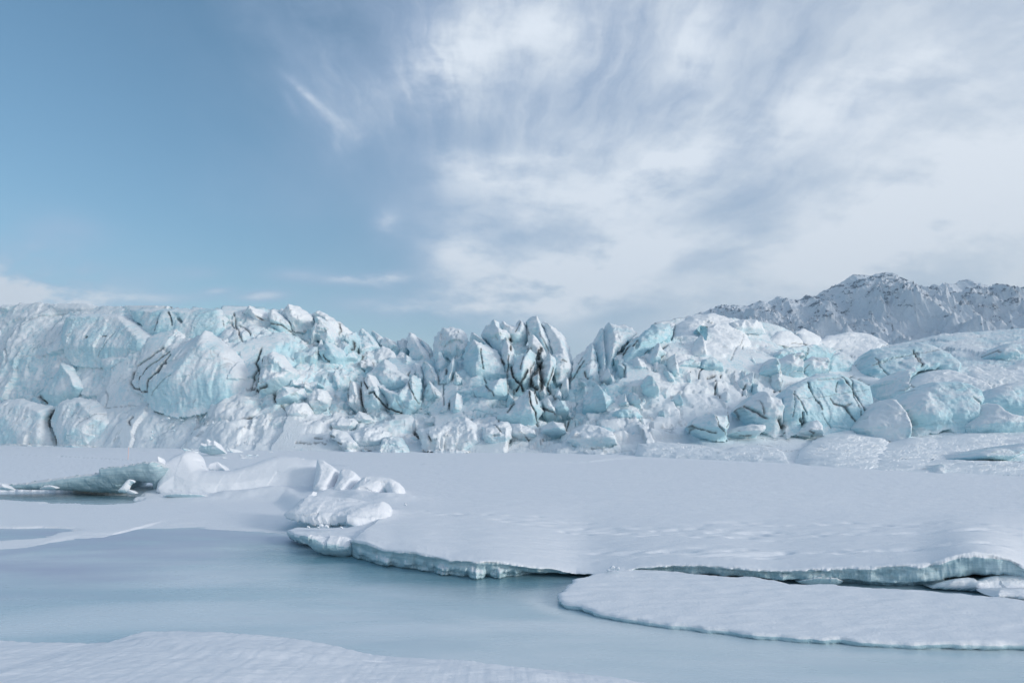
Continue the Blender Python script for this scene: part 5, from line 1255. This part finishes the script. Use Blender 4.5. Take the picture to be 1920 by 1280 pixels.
# the long snow-covered slab that has dropped onto the lake, right foreground
front = [(1054, 1121), (1065, 1129), (1090, 1137), (1130, 1146), (1200, 1158), (1300, 1171), (1400, 1182), (1500, 1191), (1650, 1199), (1800, 1204), (1920, 1206), (2150, 1222)]
rear = [(2150, 1140), (1920, 1124), (1870, 1117), (1825, 1114), (1740, 1106), (1630, 1100), (1560, 1094), (1480, 1092), (1410, 1079), (1370, 1080), (1300, 1073), (1230, 1067), (1160, 1066), (1120, 1071), (1095, 1077), (1074, 1088), (1066, 1095), (1063, 1104), (1052, 1113)]
zf_, zr_ = .085, .16
fw_ = [PG(x, y, zf_) for x, y in front]
rw_ = [PG(x, y, zr_ if x > 1080 else zf_ + .02) for x, y in rear]
ring = np.array(fw_ + rw_)
A_ = np.c_[ring[:, 0], ring[:, 1], np.ones(len(ring))]
co_, *_ = np.linalg.lstsq(A_, ring[:, 2], rcond=None)
o = slab('ice_slab', ring[:, :2], lambda x, y: co_[0] * x + co_[1] * y + co_[2], .085, seed=3, sp=.04, jit=.085, rip=.009)
tag(o, 'long tapering snow-covered ice slab lying on the lake in the right foreground', 'ice slab')

# the lip slab at the left end of the ledge
ol = [(538, 993), (560, 1003), (600, 1006), (640, 1009), (664, 1009), (668, 1000), (690, 990), (640, 988), (590, 988), (555, 988)]
Yl = 14.6
rl = np.array([P3(x, y, Yl + (1009 - y) * .075) for x, y in ol])
cl_, *_ = np.linalg.lstsq(np.c_[rl[:, 0], rl[:, 1], np.ones(len(rl))], rl[:, 2], rcond=None)
o = slab('ice_slab', rl[:, :2], lambda x, y: cl_[0] * x + cl_[1] * y + cl_[2], .17, seed=6, sp=.035, jit=.03)
tag(o, 'short overhanging ice slab with a snowy top at the left tip of the ledge', 'ice slab')


def near_block(name, label, cat, outline, ridge, T, Y, seed, ice=.2, dark=0.0, mode='round', group=None, back=.8, fac=.12, nz=.1, sp=1.2, cell=.7, nvec=(0, -.9, .4), jit=.7, smo=1, parent=None):
    o = block(name, outline, ridge, T, ice=ice, mode=mode, Y=Y, seed=seed, mat=M_LEDGE, crk=False, back=back, fac=fac, nz=nz, sp=sp, cell=cell, nvec=np.array(nvec), jit=jit, smo=smo, parent=parent)
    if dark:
        o.data.attributes['dirt_shade'].data.foreach_set('value', np.full(len(o.data.vertices), dark, np.float32))
    if label:
        tag(o, label, cat, group)
    return o


# support under the lip slab
near_block('ice_block', 'broken wedge of pale ice propping up the short overhanging slab', 'ice block', [(556, 1003), (600, 1004), (660, 1006), (668, 1030), (655, 1044), (620, 1041), (592, 1034), (572, 1016)], [(580, 1008), (610, 1025), (650, 1030)], .22, const(14.4, 14.0, 1003, 1042), 31, ice=1.0, mode='tent', fac=.35, cell=.35, back=.5, sp=.9)

# pressure ridge on the left
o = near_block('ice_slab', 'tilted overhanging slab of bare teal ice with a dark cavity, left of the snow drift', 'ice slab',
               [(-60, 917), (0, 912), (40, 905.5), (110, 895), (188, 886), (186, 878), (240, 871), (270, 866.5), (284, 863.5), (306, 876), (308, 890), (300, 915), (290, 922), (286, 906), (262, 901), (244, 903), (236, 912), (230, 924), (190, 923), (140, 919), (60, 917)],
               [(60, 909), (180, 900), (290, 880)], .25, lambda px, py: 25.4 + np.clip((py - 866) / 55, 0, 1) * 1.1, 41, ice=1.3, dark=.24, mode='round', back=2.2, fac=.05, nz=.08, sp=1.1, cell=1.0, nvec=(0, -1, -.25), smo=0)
near_block('ice_shard', 'small leaning white ice shard beside the dark cavity', 'ice shard', [(219, 923), (232, 908), (241, 898), (252, 899), (254, 904), (246, 908), (242, 918), (238, 924)], [(246, 902), (230, 920)], .12, const(25.2), 42, ice=.3, back=.2, cell=.3, sp=.9)
near_block('snow_clump', 'round snow clump in front of the dark cavity', 'snow clump', [(238, 924), (241, 919), (247, 918), (253, 922), (256, 925), (246, 927)], [(246, 921), (250, 923)], .15, const(25.0), 43, ice=0, back=.3, cell=.3, sp=.8)
near_block('snow_clump', 'low snowy clump under the thin end of the tilted slab', 'snow clump', [(70, 917), (86, 911), (100, 909.5), (108, 915), (96, 918)], [(88, 913), (102, 914)], .15, const(25.2), 44, ice=.1, back=.3, cell=.3, sp=.8)
near_block('ice_shard', 'little white ice shard at the left frame edge by the frozen pool', 'ice shard', [(-10, 917), (2, 908), (10, 907), (22, 915), (30, 918), (8, 919)], [(8, 909), (14, 917)], .15, const(25.2), 45, ice=.2, back=.3, cell=.3, sp=.8, mode='tent')

near_block('snow_drift', 'broad smooth snow drift over the pressure ridge on the left, with an upright horn', 'snow drift',
           [(292, 926), (298, 905), (308, 885), (316, 868), (332, 856), (346, 850), (356, 846), (366, 848), (372, 856), (377, 872), (384, 881), (410, 883), (440, 881), (472, 872), (500, 861), (525, 855), (548, 856), (575, 861), (600, 863), (618, 874), (622, 892), (604, 905), (598, 925), (575, 930), (540, 936), (470, 936), (410, 933), (350, 929)],
           [(322, 864), (358, 850), (380, 886), (440, 886), (530, 861), (600, 870)], 1.15, const(27.6, 25.4, 850, 930), 51, ice=.02, mode='tent', back=1.6, fac=.04, nz=.05, sp=1.3, cell=1.6, nvec=(0, -.75, .1))
near_block('snow_lump', 'thumb of snow sticking up from the tilted slab, left end of the drift', 'snow lump', [(296, 880), (298, 864), (300, 857), (304, 858), (307, 866), (314, 872), (312, 882)], [(301, 860), (306, 878)], .25, const(26.4), 52, ice=.02, back=.4, cell=.5)
near_block('snow_lump', 'small sunlit snow lump behind the dip of the snow drift', 'snow lump', [(388, 884), (398, 874), (410, 869.5), (418, 871), (427, 881), (425, 886), (400, 887)], [(400, 877), (414, 872), (422, 882)], .4, const(28.0), 53, ice=.02, back=.6, cell=.5)
near_block('snow_drift', 'rounded snow buttress with a lit right edge at the right end of the drift', 'snow drift', [(588, 934), (590, 908), (594, 885), (600, 868), (615, 872), (628, 880), (640, 889), (639, 898), (632, 910), (624, 925), (640, 935), (610, 938)], [(606, 872), (636, 892), (612, 930)], .8, const(26.0, 24.4, 868, 935), 54, ice=.1, mode='round', back=1.0, fac=.08, sp=1.1, cell=.8)
near_block('snow_lump', 'humped snow block between the buttress and the arched block', 'snow lump', [(622, 930), (632, 908), (643, 890), (655, 887), (670, 889), (680, 902), (676, 912), (664, 922), (652, 934), (634, 937)], [(648, 892), (674, 902), (650, 930)], .75, const(25.4, 24.0, 888, 935), 55, ice=.12, mode='round', back=.9, fac=.1, sp=1.0, cell=.7)
near_block('ice_block', 'thick arched ice block with snow on top and an open hollow right end', 'ice block', [(652, 938), (658, 922), (672, 908), (690, 902), (700, 898), (720, 899), (745, 906), (756, 912), (759, 925), (765, 945), (752, 950), (735, 949), (728, 945), (722, 938), (728, 928), (712, 938), (700, 946), (675, 944)], [(690, 908), (735, 912), (752, 930)], .75, const(24.6, 23.3, 898, 948), 56, ice=.22, mode='round', back=1.2, fac=.12, sp=1.0, cell=.6)
near_block('ice_block', 'nearest tilted block of the ridge, its ragged grey-white end facing right', 'ice block', [(528, 968), (545, 956), (562, 944), (584, 931), (588, 921), (592, 922), (588, 933), (606, 930), (640, 936), (662, 936), (700, 946), (716, 943), (726, 943), (733, 952), (735, 966), (729, 982), (700, 988), (668, 991), (648, 988), (652, 984), (600, 985), (560, 980)], [(575, 945), (640, 945), (715, 949), (655, 982)], .55, const(19.2, 16.6, 925, 990), 57, ice=.22, mode='tent', back=1.0, fac=.10, sp=1.1, cell=.7)
for k, (x, y, s_) in enumerate([(603, 986, 6), (612, 987, 5), (597, 989, 3), (578, 988, 3), (640, 989, 3), (1148, 1064, 6), (1158, 1066, 5), (760, 946, 3), (1140, 1069, 3)]):
    Yk = 15.5 if y < 1000 else 11.7
    near_block('snow_clump', 'small white crumb of broken snow on the edge of the ledge', 'snow clump', [(x - s_, y + s_ * .5), (x - s_ * .6, y - s_ * .5), (x + s_ * .2, y - s_ * .8), (x + s_, y), (x + s_ * .7, y + s_ * .6)], [(x - s_ * .3, y - s_ * .2), (x + s_ * .3, y)], .06, const(Yk), 60 + k, ice=.05, back=.1, cell=.2, sp=.7, group='crumbs along the ledge')

# under the right-hand ledge
near_block('snow_block', 'rounded white snow block leaning against the dark right-hand ledge', 'snow block', [(1655, 1088), (1672, 1080), (1690, 1072), (1701, 1069), (1710, 1073), (1713, 1082), (1708, 1088), (1690, 1089)], [(1672, 1082), (1700, 1073), (1706, 1082)], .16, const(11.35), 71, ice=0, back=.4, cell=.4, sp=1.0, fac=.08)
near_block('snow_drift', 'soft snow drift lying in the mouth of the dark hollow at right', 'snow drift', [(1740, 1102), (1752, 1092), (1775, 1089), (1795, 1086), (1806, 1088), (1814, 1094), (1826, 1089), (1840, 1083), (1860, 1081.5), (1900, 1082), (1960, 1080), (2060, 1092), (2060, 1112), (1920, 1108), (1860, 1110), (1800, 1106)], [(1770, 1094), (1800, 1089), (1815, 1097), (1850, 1085), (1960, 1086)], .3, const(11.5, 10.9, 1082, 1110), 72, ice=.05, back=.6, cell=.6, sp=1.1, fac=.05)
near_block('ice_block', 'crumbling pale ice block at the left side of the dark hollow', 'ice block', [(1716, 1094), (1722, 1082), (1736, 1072), (1748, 1070), (1752, 1080), (1770, 1092), (1752, 1096), (1735, 1098)], [(1742, 1074), (1738, 1092)], .2, const(11.45), 73, ice=.4, back=.5, cell=.3, sp=1.0, fac=.3, mode='tent')
near_block('snow_block', 'flat snow block with a cut left end at the right frame edge', 'snow block', [(1862, 1121), (1861, 1110), (1866, 1105), (1890, 1103), (1960, 1104), (2050, 1112), (2050, 1134), (1920, 1124), (1890, 1119)], [(1866, 1110), (1960, 1108)], .14, const(10.55, 10.2, 1104, 1122), 74, ice=.05, mode='slab', back=.5, cell=.4, sp=1.0, fac=.06)
near_block('ice_block', 'grey broken ice lump in the crack under the right-hand ledge', 'ice block', [(1490, 1090), (1520, 1082), (1560, 1084), (1582, 1090), (1570, 1098), (1520, 1097)], [(1520, 1086), (1560, 1089)], .14, const(11.5), 75, ice=.6, mode='tent', back=.4, cell=.3, sp=1.0, fac=.3)

# shattered ice out on the lake by the glacier
near_block('ice_shard', 'pile of upturned white ice shards at the foot of the rubble slope', 'ice shard', [(374, 846), (382, 834), (390, 836), (396, 826), (402, 833), (412, 832), (420, 844), (425, 850), (396, 853)], [(384, 837), (397, 830), (414, 838)], .8, const(58), 81, ice=.35, mode='tent', back=1, cell=.9, fac=.5, sp=.9, smo=0)
near_block('ice_slab', 'thin cracked ice plate lying at the base of the snow drift', 'ice slab', [(300, 929), (320, 925), (372, 925), (392, 930), (372, 934), (330, 932)], [(320, 927), (380, 929)], .1, const(24.6), 84, ice=.5, mode='tent', back=.4, cell=.4, fac=.15, sp=.9)


rs = np.random.RandomState(77)
for k in range(26):
    bx = 395 + rs.normal() * 38 if k < 18 else 470 + rs.normal() * 22
    by = 846 + rs.uniform(-4, 6) if k < 18 else 856 + rs.uniform(-2, 3)
    c = PG(bx, by, .3)
    o = link('ice_chunk', CHM[rs.randint(9)])
    r_ = rs.uniform(.12, .5) if k < 18 else rs.uniform(.1, .3)
    o.location = c
    o.scale = (r_ * 1.7, r_, r_ * rs.uniform(.4, .9))
    o.rotation_euler = rs.uniform(-.5, .5, 3)
    tag(o, 'small flattish ice chunk strewn on the snow around the upturned shards', 'ice chunk', 'chunks around the upturned shards')


def pole(px, py0, py1, Y, label):
    import bmesh
    a = P3(px, py1, Y)
    b = P3(px, py0, Y)
    bm = bmesh.new()
    prev = None
    H = float(b[2] - a[2]) + .3
    for z, r in ((-.3, .018), (H * .5, .018), (H - .05, .018), (H - .045, .012), (H - .3 + .0, .012)):
        ring = [bm.verts.new((math.cos(t) * r, math.sin(t) * r, z if z < H - .06 else min(z, H - .3))) for t in np.linspace(0, 2 * math.pi, 11)[:-1]]
        if prev:
            for i in range(10):
                bm.faces.new((prev[i], prev[(i + 1) % 10], ring[(i + 1) % 10], ring[i]))
        prev = ring
    bm.faces.new(prev)
    me = bpy.data.meshes.new('marker_pole')
    bm.to_mesh(me)
    bm.free()
    me.materials.append(M_POLE)
    o = link('marker_pole', me)
    o.location = a
    tag(o, label, 'marker pole')


M_POLE = mat_plain('faded_red_paint', (0.72, 0.42, 0.38), (0.80, 0.55, 0.48), 6, .5)
pole(240, 838, 860, 51, 'thin faded red marker pole standing in the snow below the left wall')
pole(1526, 857, 869, 47, 'thin faded red marker pole in front of the rounded mound, right of centre')


# =================================================================== FOREGROUND BANK
def build_bank():
    e = np.array([(-700, 1225), (-300, 1206), (-100, 1203), (0, 1200), (60, 1202), (100, 1201.5), (150, 1203), (190, 1203), (220, 1200), (240, 1195), (255, 1187), (272, 1182), (340, 1181), (420, 1184), (500, 1189), (560, 1196), (640, 1210), (680, 1221), (700, 1225), (760, 1230), (850, 1236), (1000, 1250), (1130, 1265), (1240, 1282), (1500, 1325), (1900, 1400), (2400, 1520)], float)
    pxs = np.concatenate([np.arange(-700, 0, 6), np.arange(0, 1500, 1.6), np.arange(1500, 2400, 8)])
    ey = I(pxs, e[:, 0], e[:, 1]) + fbm(np.c_[pxs * .05, pxs * 0, pxs * 0], 5) * 1.6
    lip = PG(pxs, ey, .13)
    # inner crest line of the wind-packed drift
    rows = []
    for f, z in ((.16, -.1), (.06, .0), (.015, .05), (.0, .105), (-.03, .13)):
        rows.append(np.c_[lip[:, 0], lip[:, 1] + f, np.full(len(pxs), z)])
    n0 = len(rows)
    cr = np.array([(270, 1205), (350, 1222), (450, 1235), (560, 1238), (700, 1247), (850, 1255), (1000, 1266)], float)
    cw = PG(*cr.T, .2)[:, :2]
    ts = np.concatenate([np.linspace(.06, 2.6, 150), np.linspace(2.7, 16, 40)])
    for t in ts:
        x, y = lip[:, 0], lip[:, 1] - t
        q = np.c_[x, y, np.zeros(len(x))]
        z = .13 + .13 * t * (t < 4) + .52 * (t >= 4)
        dcr = dpoly(q[:, :2], cw)
        z = z + .035 * np.exp(-(dcr / .16) ** 2) + fbm(q * np.array([1.0, 2.2, 1]), 4) * .016 + fbm(q * 6, 3) * .004
        z = z - .05 * np.exp(-((x - cw[4, 0] - .02) / .12) ** 2 - ((y - cw[4, 1] - .22) / .035) ** 2)
        rows.append(np.c_[x, y, np.maximum(z, .05)])
    V = np.array(rows)
    nr, nc = V.shape[:2]
    return mesh_from('snow_bank', V.reshape(-1, 3), grid_faces(nr, nc)[:, ::-1], M_SNOW)


tag(build_bank(), 'packed snow bank at the near shore of the frozen lake', None, kind='structure')

# =================================================================== AIR
def build_haze():
    x0, x1, y0, y1, z0, z1 = -2600, 3400, -120, 2600, -42, 560
    V = [(x, y, z) for z in (z0, z1) for y in (y0, y1) for x in (x0, x1)]
    Fh = [(0, 2, 3, 1), (4, 5, 7, 6), (0, 1, 5, 4), (2, 6, 7, 3), (0, 4, 6, 2), (1, 3, 7, 5)]
    m = bpy.data.materials.new('cold_air')
    m.use_nodes = True
    N = NT(m.node_tree)
    v = N.n('ShaderNodeVolumePrincipled')
    v.inputs['Color'].default_value = (.66, .84, 1.0, 1)
    v.inputs['Density'].default_value = HAZE
    v.inputs['Anisotropy'].default_value = .2
    out = N.n('ShaderNodeOutputMaterial')
    N.nt.links.new(v.outputs[0], out.inputs['Volume'])
    return tag(mesh_from('haze', V, Fh, m, smooth=False), 'thin cold haze in front of the far mountain', None, kind='stuff')


HAZE = .00019
build_haze()

# =================================================================== SKY, SUN, CAMERA
SUN_EL, SUN_AZ = math.radians(16), math.radians(118)      # azimuth clockwise from the view direction (+Y)
W = bpy.data.worlds.new('World')
S.world = W
W.use_nodes = True
N = NT(W.node_tree)


def uv(px, py):
    x, y, z = rays(px, py)
    return float(x / y), float(z / y)


def build_world():
    g = N.n('ShaderNodeTexCoord').outputs['Generated']
    x, y, z = N.sep(g)
    ya = N.m('MAXIMUM', N.m('ABSOLUTE', y), .12)
    u = N.m('DIVIDE', x, ya)
    v = N.m('DIVIDE', N.m('MAXIMUM', z, -.02), ya)
    # cirrus lies in a flat layer: project the view direction on it
    zz = N.m('ADD', N.m('MAXIMUM', z, 0.0), .10)
    P = N.comb(N.m('DIVIDE', x, zz), N.m('DIVIDE', y, zz), 0.0)
    w1 = N.noise(P, .55, 4, .55)
    w2 = N.noise(N.map(P, loc=(7, 3, 0)), .55, 4, .55)
    Pw = N.n('ShaderNodeVectorMath', operation='ADD')
    N.put(Pw.inputs[0], P)
    N.put(Pw.inputs[1], N.comb(N.m('MULTIPLY', N.m('SUBTRACT', w1, .5), 1.6), N.m('MULTIPLY', N.m('SUBTRACT', w2, .5), 1.6), 0.0))
    Pw = Pw.outputs[0]
    U = N.comb(u, v, 0.0)
    nu = N.noise(U, 2.3, 6, .58)
    nv = N.noise(N.map(U, (1, 2.2, 1), (0, 0, .3)), 5.0, 7, .62)
    nw = N.noise(U, 3.2, 5, .6)
    # the fibres run together towards one point low over the glacier
    u0, v0 = uv(900, 660)
    du0 = N.m('ADD', N.m('SUBTRACT', u, u0), N.m('MULTIPLY', N.m('SUBTRACT', nw, .5), .17))
    dv0 = N.m('ADD', N.m('SUBTRACT', v, v0), N.m('MULTIPLY', N.m('SUBTRACT', nu, .5), .17))
    r0 = N.m('SQRT', N.m('ADD', N.m('ADD', N.m('MULTIPLY', du0, du0), N.m('MULTIPLY', dv0, dv0)), .012))
    Q = N.comb(N.m('DIVIDE', du0, r0), N.m('DIVIDE', dv0, r0), N.m('MULTIPLY', N.m('LOGARITHM', r0, 2.718), .42))
    n1 = N.noise(Q, 4.6, 9, .6)
    n2 = N.noise(N.map(Q, (2.6, 2.6, 1.6), loc=(3, 1, 5)), 3.4, 7, .65)
    away = N.ss(r0, .12, .55)
    n1 = N.m('ADD', .5, N.m('MULTIPLY', N.m('SUBTRACT', n1, .5), away))
    n2 = N.m('ADD', .5, N.m('MULTIPLY', N.m('SUBTRACT', n2, .5), away))
    n3 = N.noise(U, 1.9, 5, .55)
    # edge of the great cirrus sheet, left to right up the sky
    ramp = N.n('ShaderNodeValToRGB')
    ramp.color_ramp.interpolation = 'B_SPLINE'
    el = ramp.color_ramp.elements
    v0, v1 = uv(960, 800)[1], uv(960, -40)[1]
    ed = [(620, 760), (560, 770), (470, 770), (400, 740), (320, 690), (240, 620), (160, 545), (80, 470), (0, 405), (-40, 370)]
    us = [uv(b, a)[0] for a, b in ed]
    ulo, uhi = min(us) - .05, max(us) + .05
    for k, (a, b) in enumerate(ed):
        e = el[k] if k < 2 else el.new(.5)
        uu, vv = uv(b, a)
        e.position = min(1, max(0, (vv - v0) / (v1 - v0)))
        cval = (uu - ulo) / (uhi - ulo)
        e.color = (cval, cval, cval, 1)
    N.put(ramp.inputs[0], N.lin(v, v0, v1))
    ue = N.lin(ramp.outputs[0], 0, 1, ulo, uhi)
    s = N.m('ADD', N.m('SUBTRACT', u, ue), N.m('MULTIPLY', N.m('SUBTRACT', nu, .5), .34))
    cover = N.ss(N.m('ADD', s, N.m('MULTIPLY', N.m('SUBTRACT', n1, .5), .35)), -.26, .40)
    right = N.ss(N.m('SUBTRACT', u, N.m('MULTIPLY', v, .25)), .05, .72)
    dens = N.m('MULTIPLY', cover, N.m('ADD', .60, N.m('ADD', N.m('MULTIPLY', N.m('SUBTRACT', n1, .5), .50), N.m('MULTIPLY', N.m('SUBTRACT', n2, .5), .34))))
    dens = N.m('ADD', dens, N.m('MULTIPLY', cover, N.m('MULTIPLY', N.m('SUBTRACT', n3, .5), .42)))
    dens = N.m('ADD', dens, N.m('MULTIPLY', right, .06))
    blobs = [  # px, py, rx, ry, turn deg, amount
        (985, 545, 210, 62, -6, .55), (860, 480, 70, 38, 0, .30), (1180, 480, 170, 60, -20, .30), (1620, 470, 380, 110, -14, .26), (1880, 330, 260, 170, -20, .22),
        (820, 130, 120, 90, 0, .26), (1020, 60, 160, 90, 0, .16), (960, 320, 170, 50, -14, .26), (850, 300, 70, 40, 20, .16), (1230, 320, 130, 40, -24, .22), (1300, 120, 50, 120, 12, .16),
        (722, 425, 26, 26, 0, .42), (695, 521, 66, 10, -3, .9), (700, 533, 30, 8, 10, .3), (575, 178, 62, 8, 42, .22), (640, 235, 70, 16, 32, .16), (545, 195, 30, 7, 60, .16), (480, 60, 120, 40, 50, .10),
        (70, 515, 190, 60, 8, .62), (20, 560, 160, 36, 4, .7), (120, 425, 110, 34, 14, .16), (490, 555, 46, 11, -4, .5), (410, 545, 30, 7, -4, .4), (360, 512, 50, 12, 0, .25), (560, 515, 60, 14, 0, .3), (760, 575, 130, 16, 2, .35), (300, 560, 120, 10, 0, .3),
        (1235, 468, 40, 7, -14, .35), (1270, 505, 110, 26, -14, -.2), (1350, 400, 110, 26, -20, -.15), (900, 260, 90, 30, 8, -.08), (1010, 400, 170, 50, -8, .20), (830, 440, 90, 50, 10, .12), (640, 60, 130, 60, 30, -.14), (1180, 590, 90, 16, -8, -.22), (1500, 250, 420, 70, -20, .12), (1700, 120, 420, 50, -18, .12)]
    for (bx, by, rx, ry, tr, am) in blobs:
        cu, cv = uv(bx, by)
        ru, rv = rx / F * 1.05, ry / F * 1.05
        t = math.radians(-tr)
        du, dv = N.m('SUBTRACT', u, cu), N.m('SUBTRACT', v, cv)
        a = N.m('ADD', N.m('MULTIPLY', du, math.cos(t) / ru), N.m('MULTIPLY', dv, math.sin(t) / ru))
        b = N.m('ADD', N.m('MULTIPLY', du, -math.sin(t) / rv), N.m('MULTIPLY', dv, math.cos(t) / rv))
        r2 = N.m('ADD', N.m('MULTIPLY', a, a), N.m('MULTIPLY', b, b))
        e = N.m('POWER', 2.718, N.m('MULTIPLY', r2, -1.0))
        tex = N.m('ADD', .12, N.m('MULTIPLY', N.ss(nv, .3, .66), 1.35))
        dens = N.m('ADD', dens, N.m('MULTIPLY', N.m('MULTIPLY', e, tex), am))
    dens = N.m('MULTIPLY', N.m('MAXIMUM', dens, 0.0), 1.0, clamp=True)
    dens = N.m('MULTIPLY', dens, 1.12, clamp=True)
    # clear air
    sky = N.n('ShaderNodeTexSky', sky_type='NISHITA')
    sky.sun_disc = False
    sky.sun_elevation = SUN_EL
    sky.sun_rotation = SUN_AZ
    sky.altitude = 200
    sky.air_density, sky.dust_density, sky.ozone_density = 1.0, .8, 1.5
    hs = N.n('ShaderNodeHueSaturation')
    hs.inputs['Hue'].default_value = SKY_HUE
    hs.inputs['Saturation'].default_value = SKY_SAT
    N.put(hs.inputs['Color'], sky.outputs[0])
    b1 = N.n('ShaderNodeBackground')
    N.put(b1.inputs[0], hs.outputs[0])
    b1.inputs[1].default_value = SKY_STR
    cc = N.mix(N.ss(N.m('ADD', dens, N.m('ADD', N.m('MULTIPLY', N.m('SUBTRACT', n2, .5), .5), N.m('MULTIPLY', N.m('SUBTRACT', n1, .5), .5))), .3, 1.0), CLOUD_A, CLOUD_B)
    cc = N.mix(N.m('MULTIPLY', right, .42), cc, CLOUD_C)
    b2 = N.n('ShaderNodeBackground')
    N.put(b2.inputs[0], cc)
    b2.inputs[1].default_value = 1.0
    mx = N.n('ShaderNodeMixShader')
    N.put(mx.inputs[0], N.m('MULTIPLY', dens, .96))
    N.nt.links.new(b1.outputs[0], mx.inputs[1])
    N.nt.links.new(b2.outputs[0], mx.inputs[2])
    out = N.n('ShaderNodeOutputWorld')
    N.nt.links.new(mx.outputs[0], out.inputs[0])


SKY_HUE, SKY_SAT, SKY_STR = .490, 1.14, .096
CLOUD_A, CLOUD_B, CLOUD_C = (0.335, 0.405, 0.545), (0.555, 0.60, 0.66), (0.60, 0.625, 0.66)
build_world()

sl = bpy.data.lights.new('sun', 'SUN')
sl.energy = 1.0
sl.angle = math.radians(12)
sl.color = (1.0, .95, .88)
so = bpy.data.objects.new('sun', sl)
COL.objects.link(so)
sd = Vector((math.sin(SUN_AZ) * math.cos(SUN_EL), math.cos(SUN_AZ) * math.cos(SUN_EL), math.sin(SUN_EL)))
so.rotation_euler = sd.to_track_quat('Z', 'Y').to_euler()

cam = bpy.data.cameras.new('camera')
cam.sensor_width = 36
cam.lens = 36 * F / 1920
cam.clip_end = 20000
co = bpy.data.objects.new('camera', cam)
COL.objects.link(co)
co.location = (0, 0, CAMZ)
co.rotation_euler = (math.pi / 2 + PITCH, 0, 0)
S.camera = co

S.view_settings.view_transform = 'Standard'
S.view_settings.look = 'None'
S.view_settings.exposure = .64
S.view_settings.gamma = 1
S.cycles.use_denoising = True
S.cycles.max_bounces = 14
S.cycles.diffuse_bounces = 9
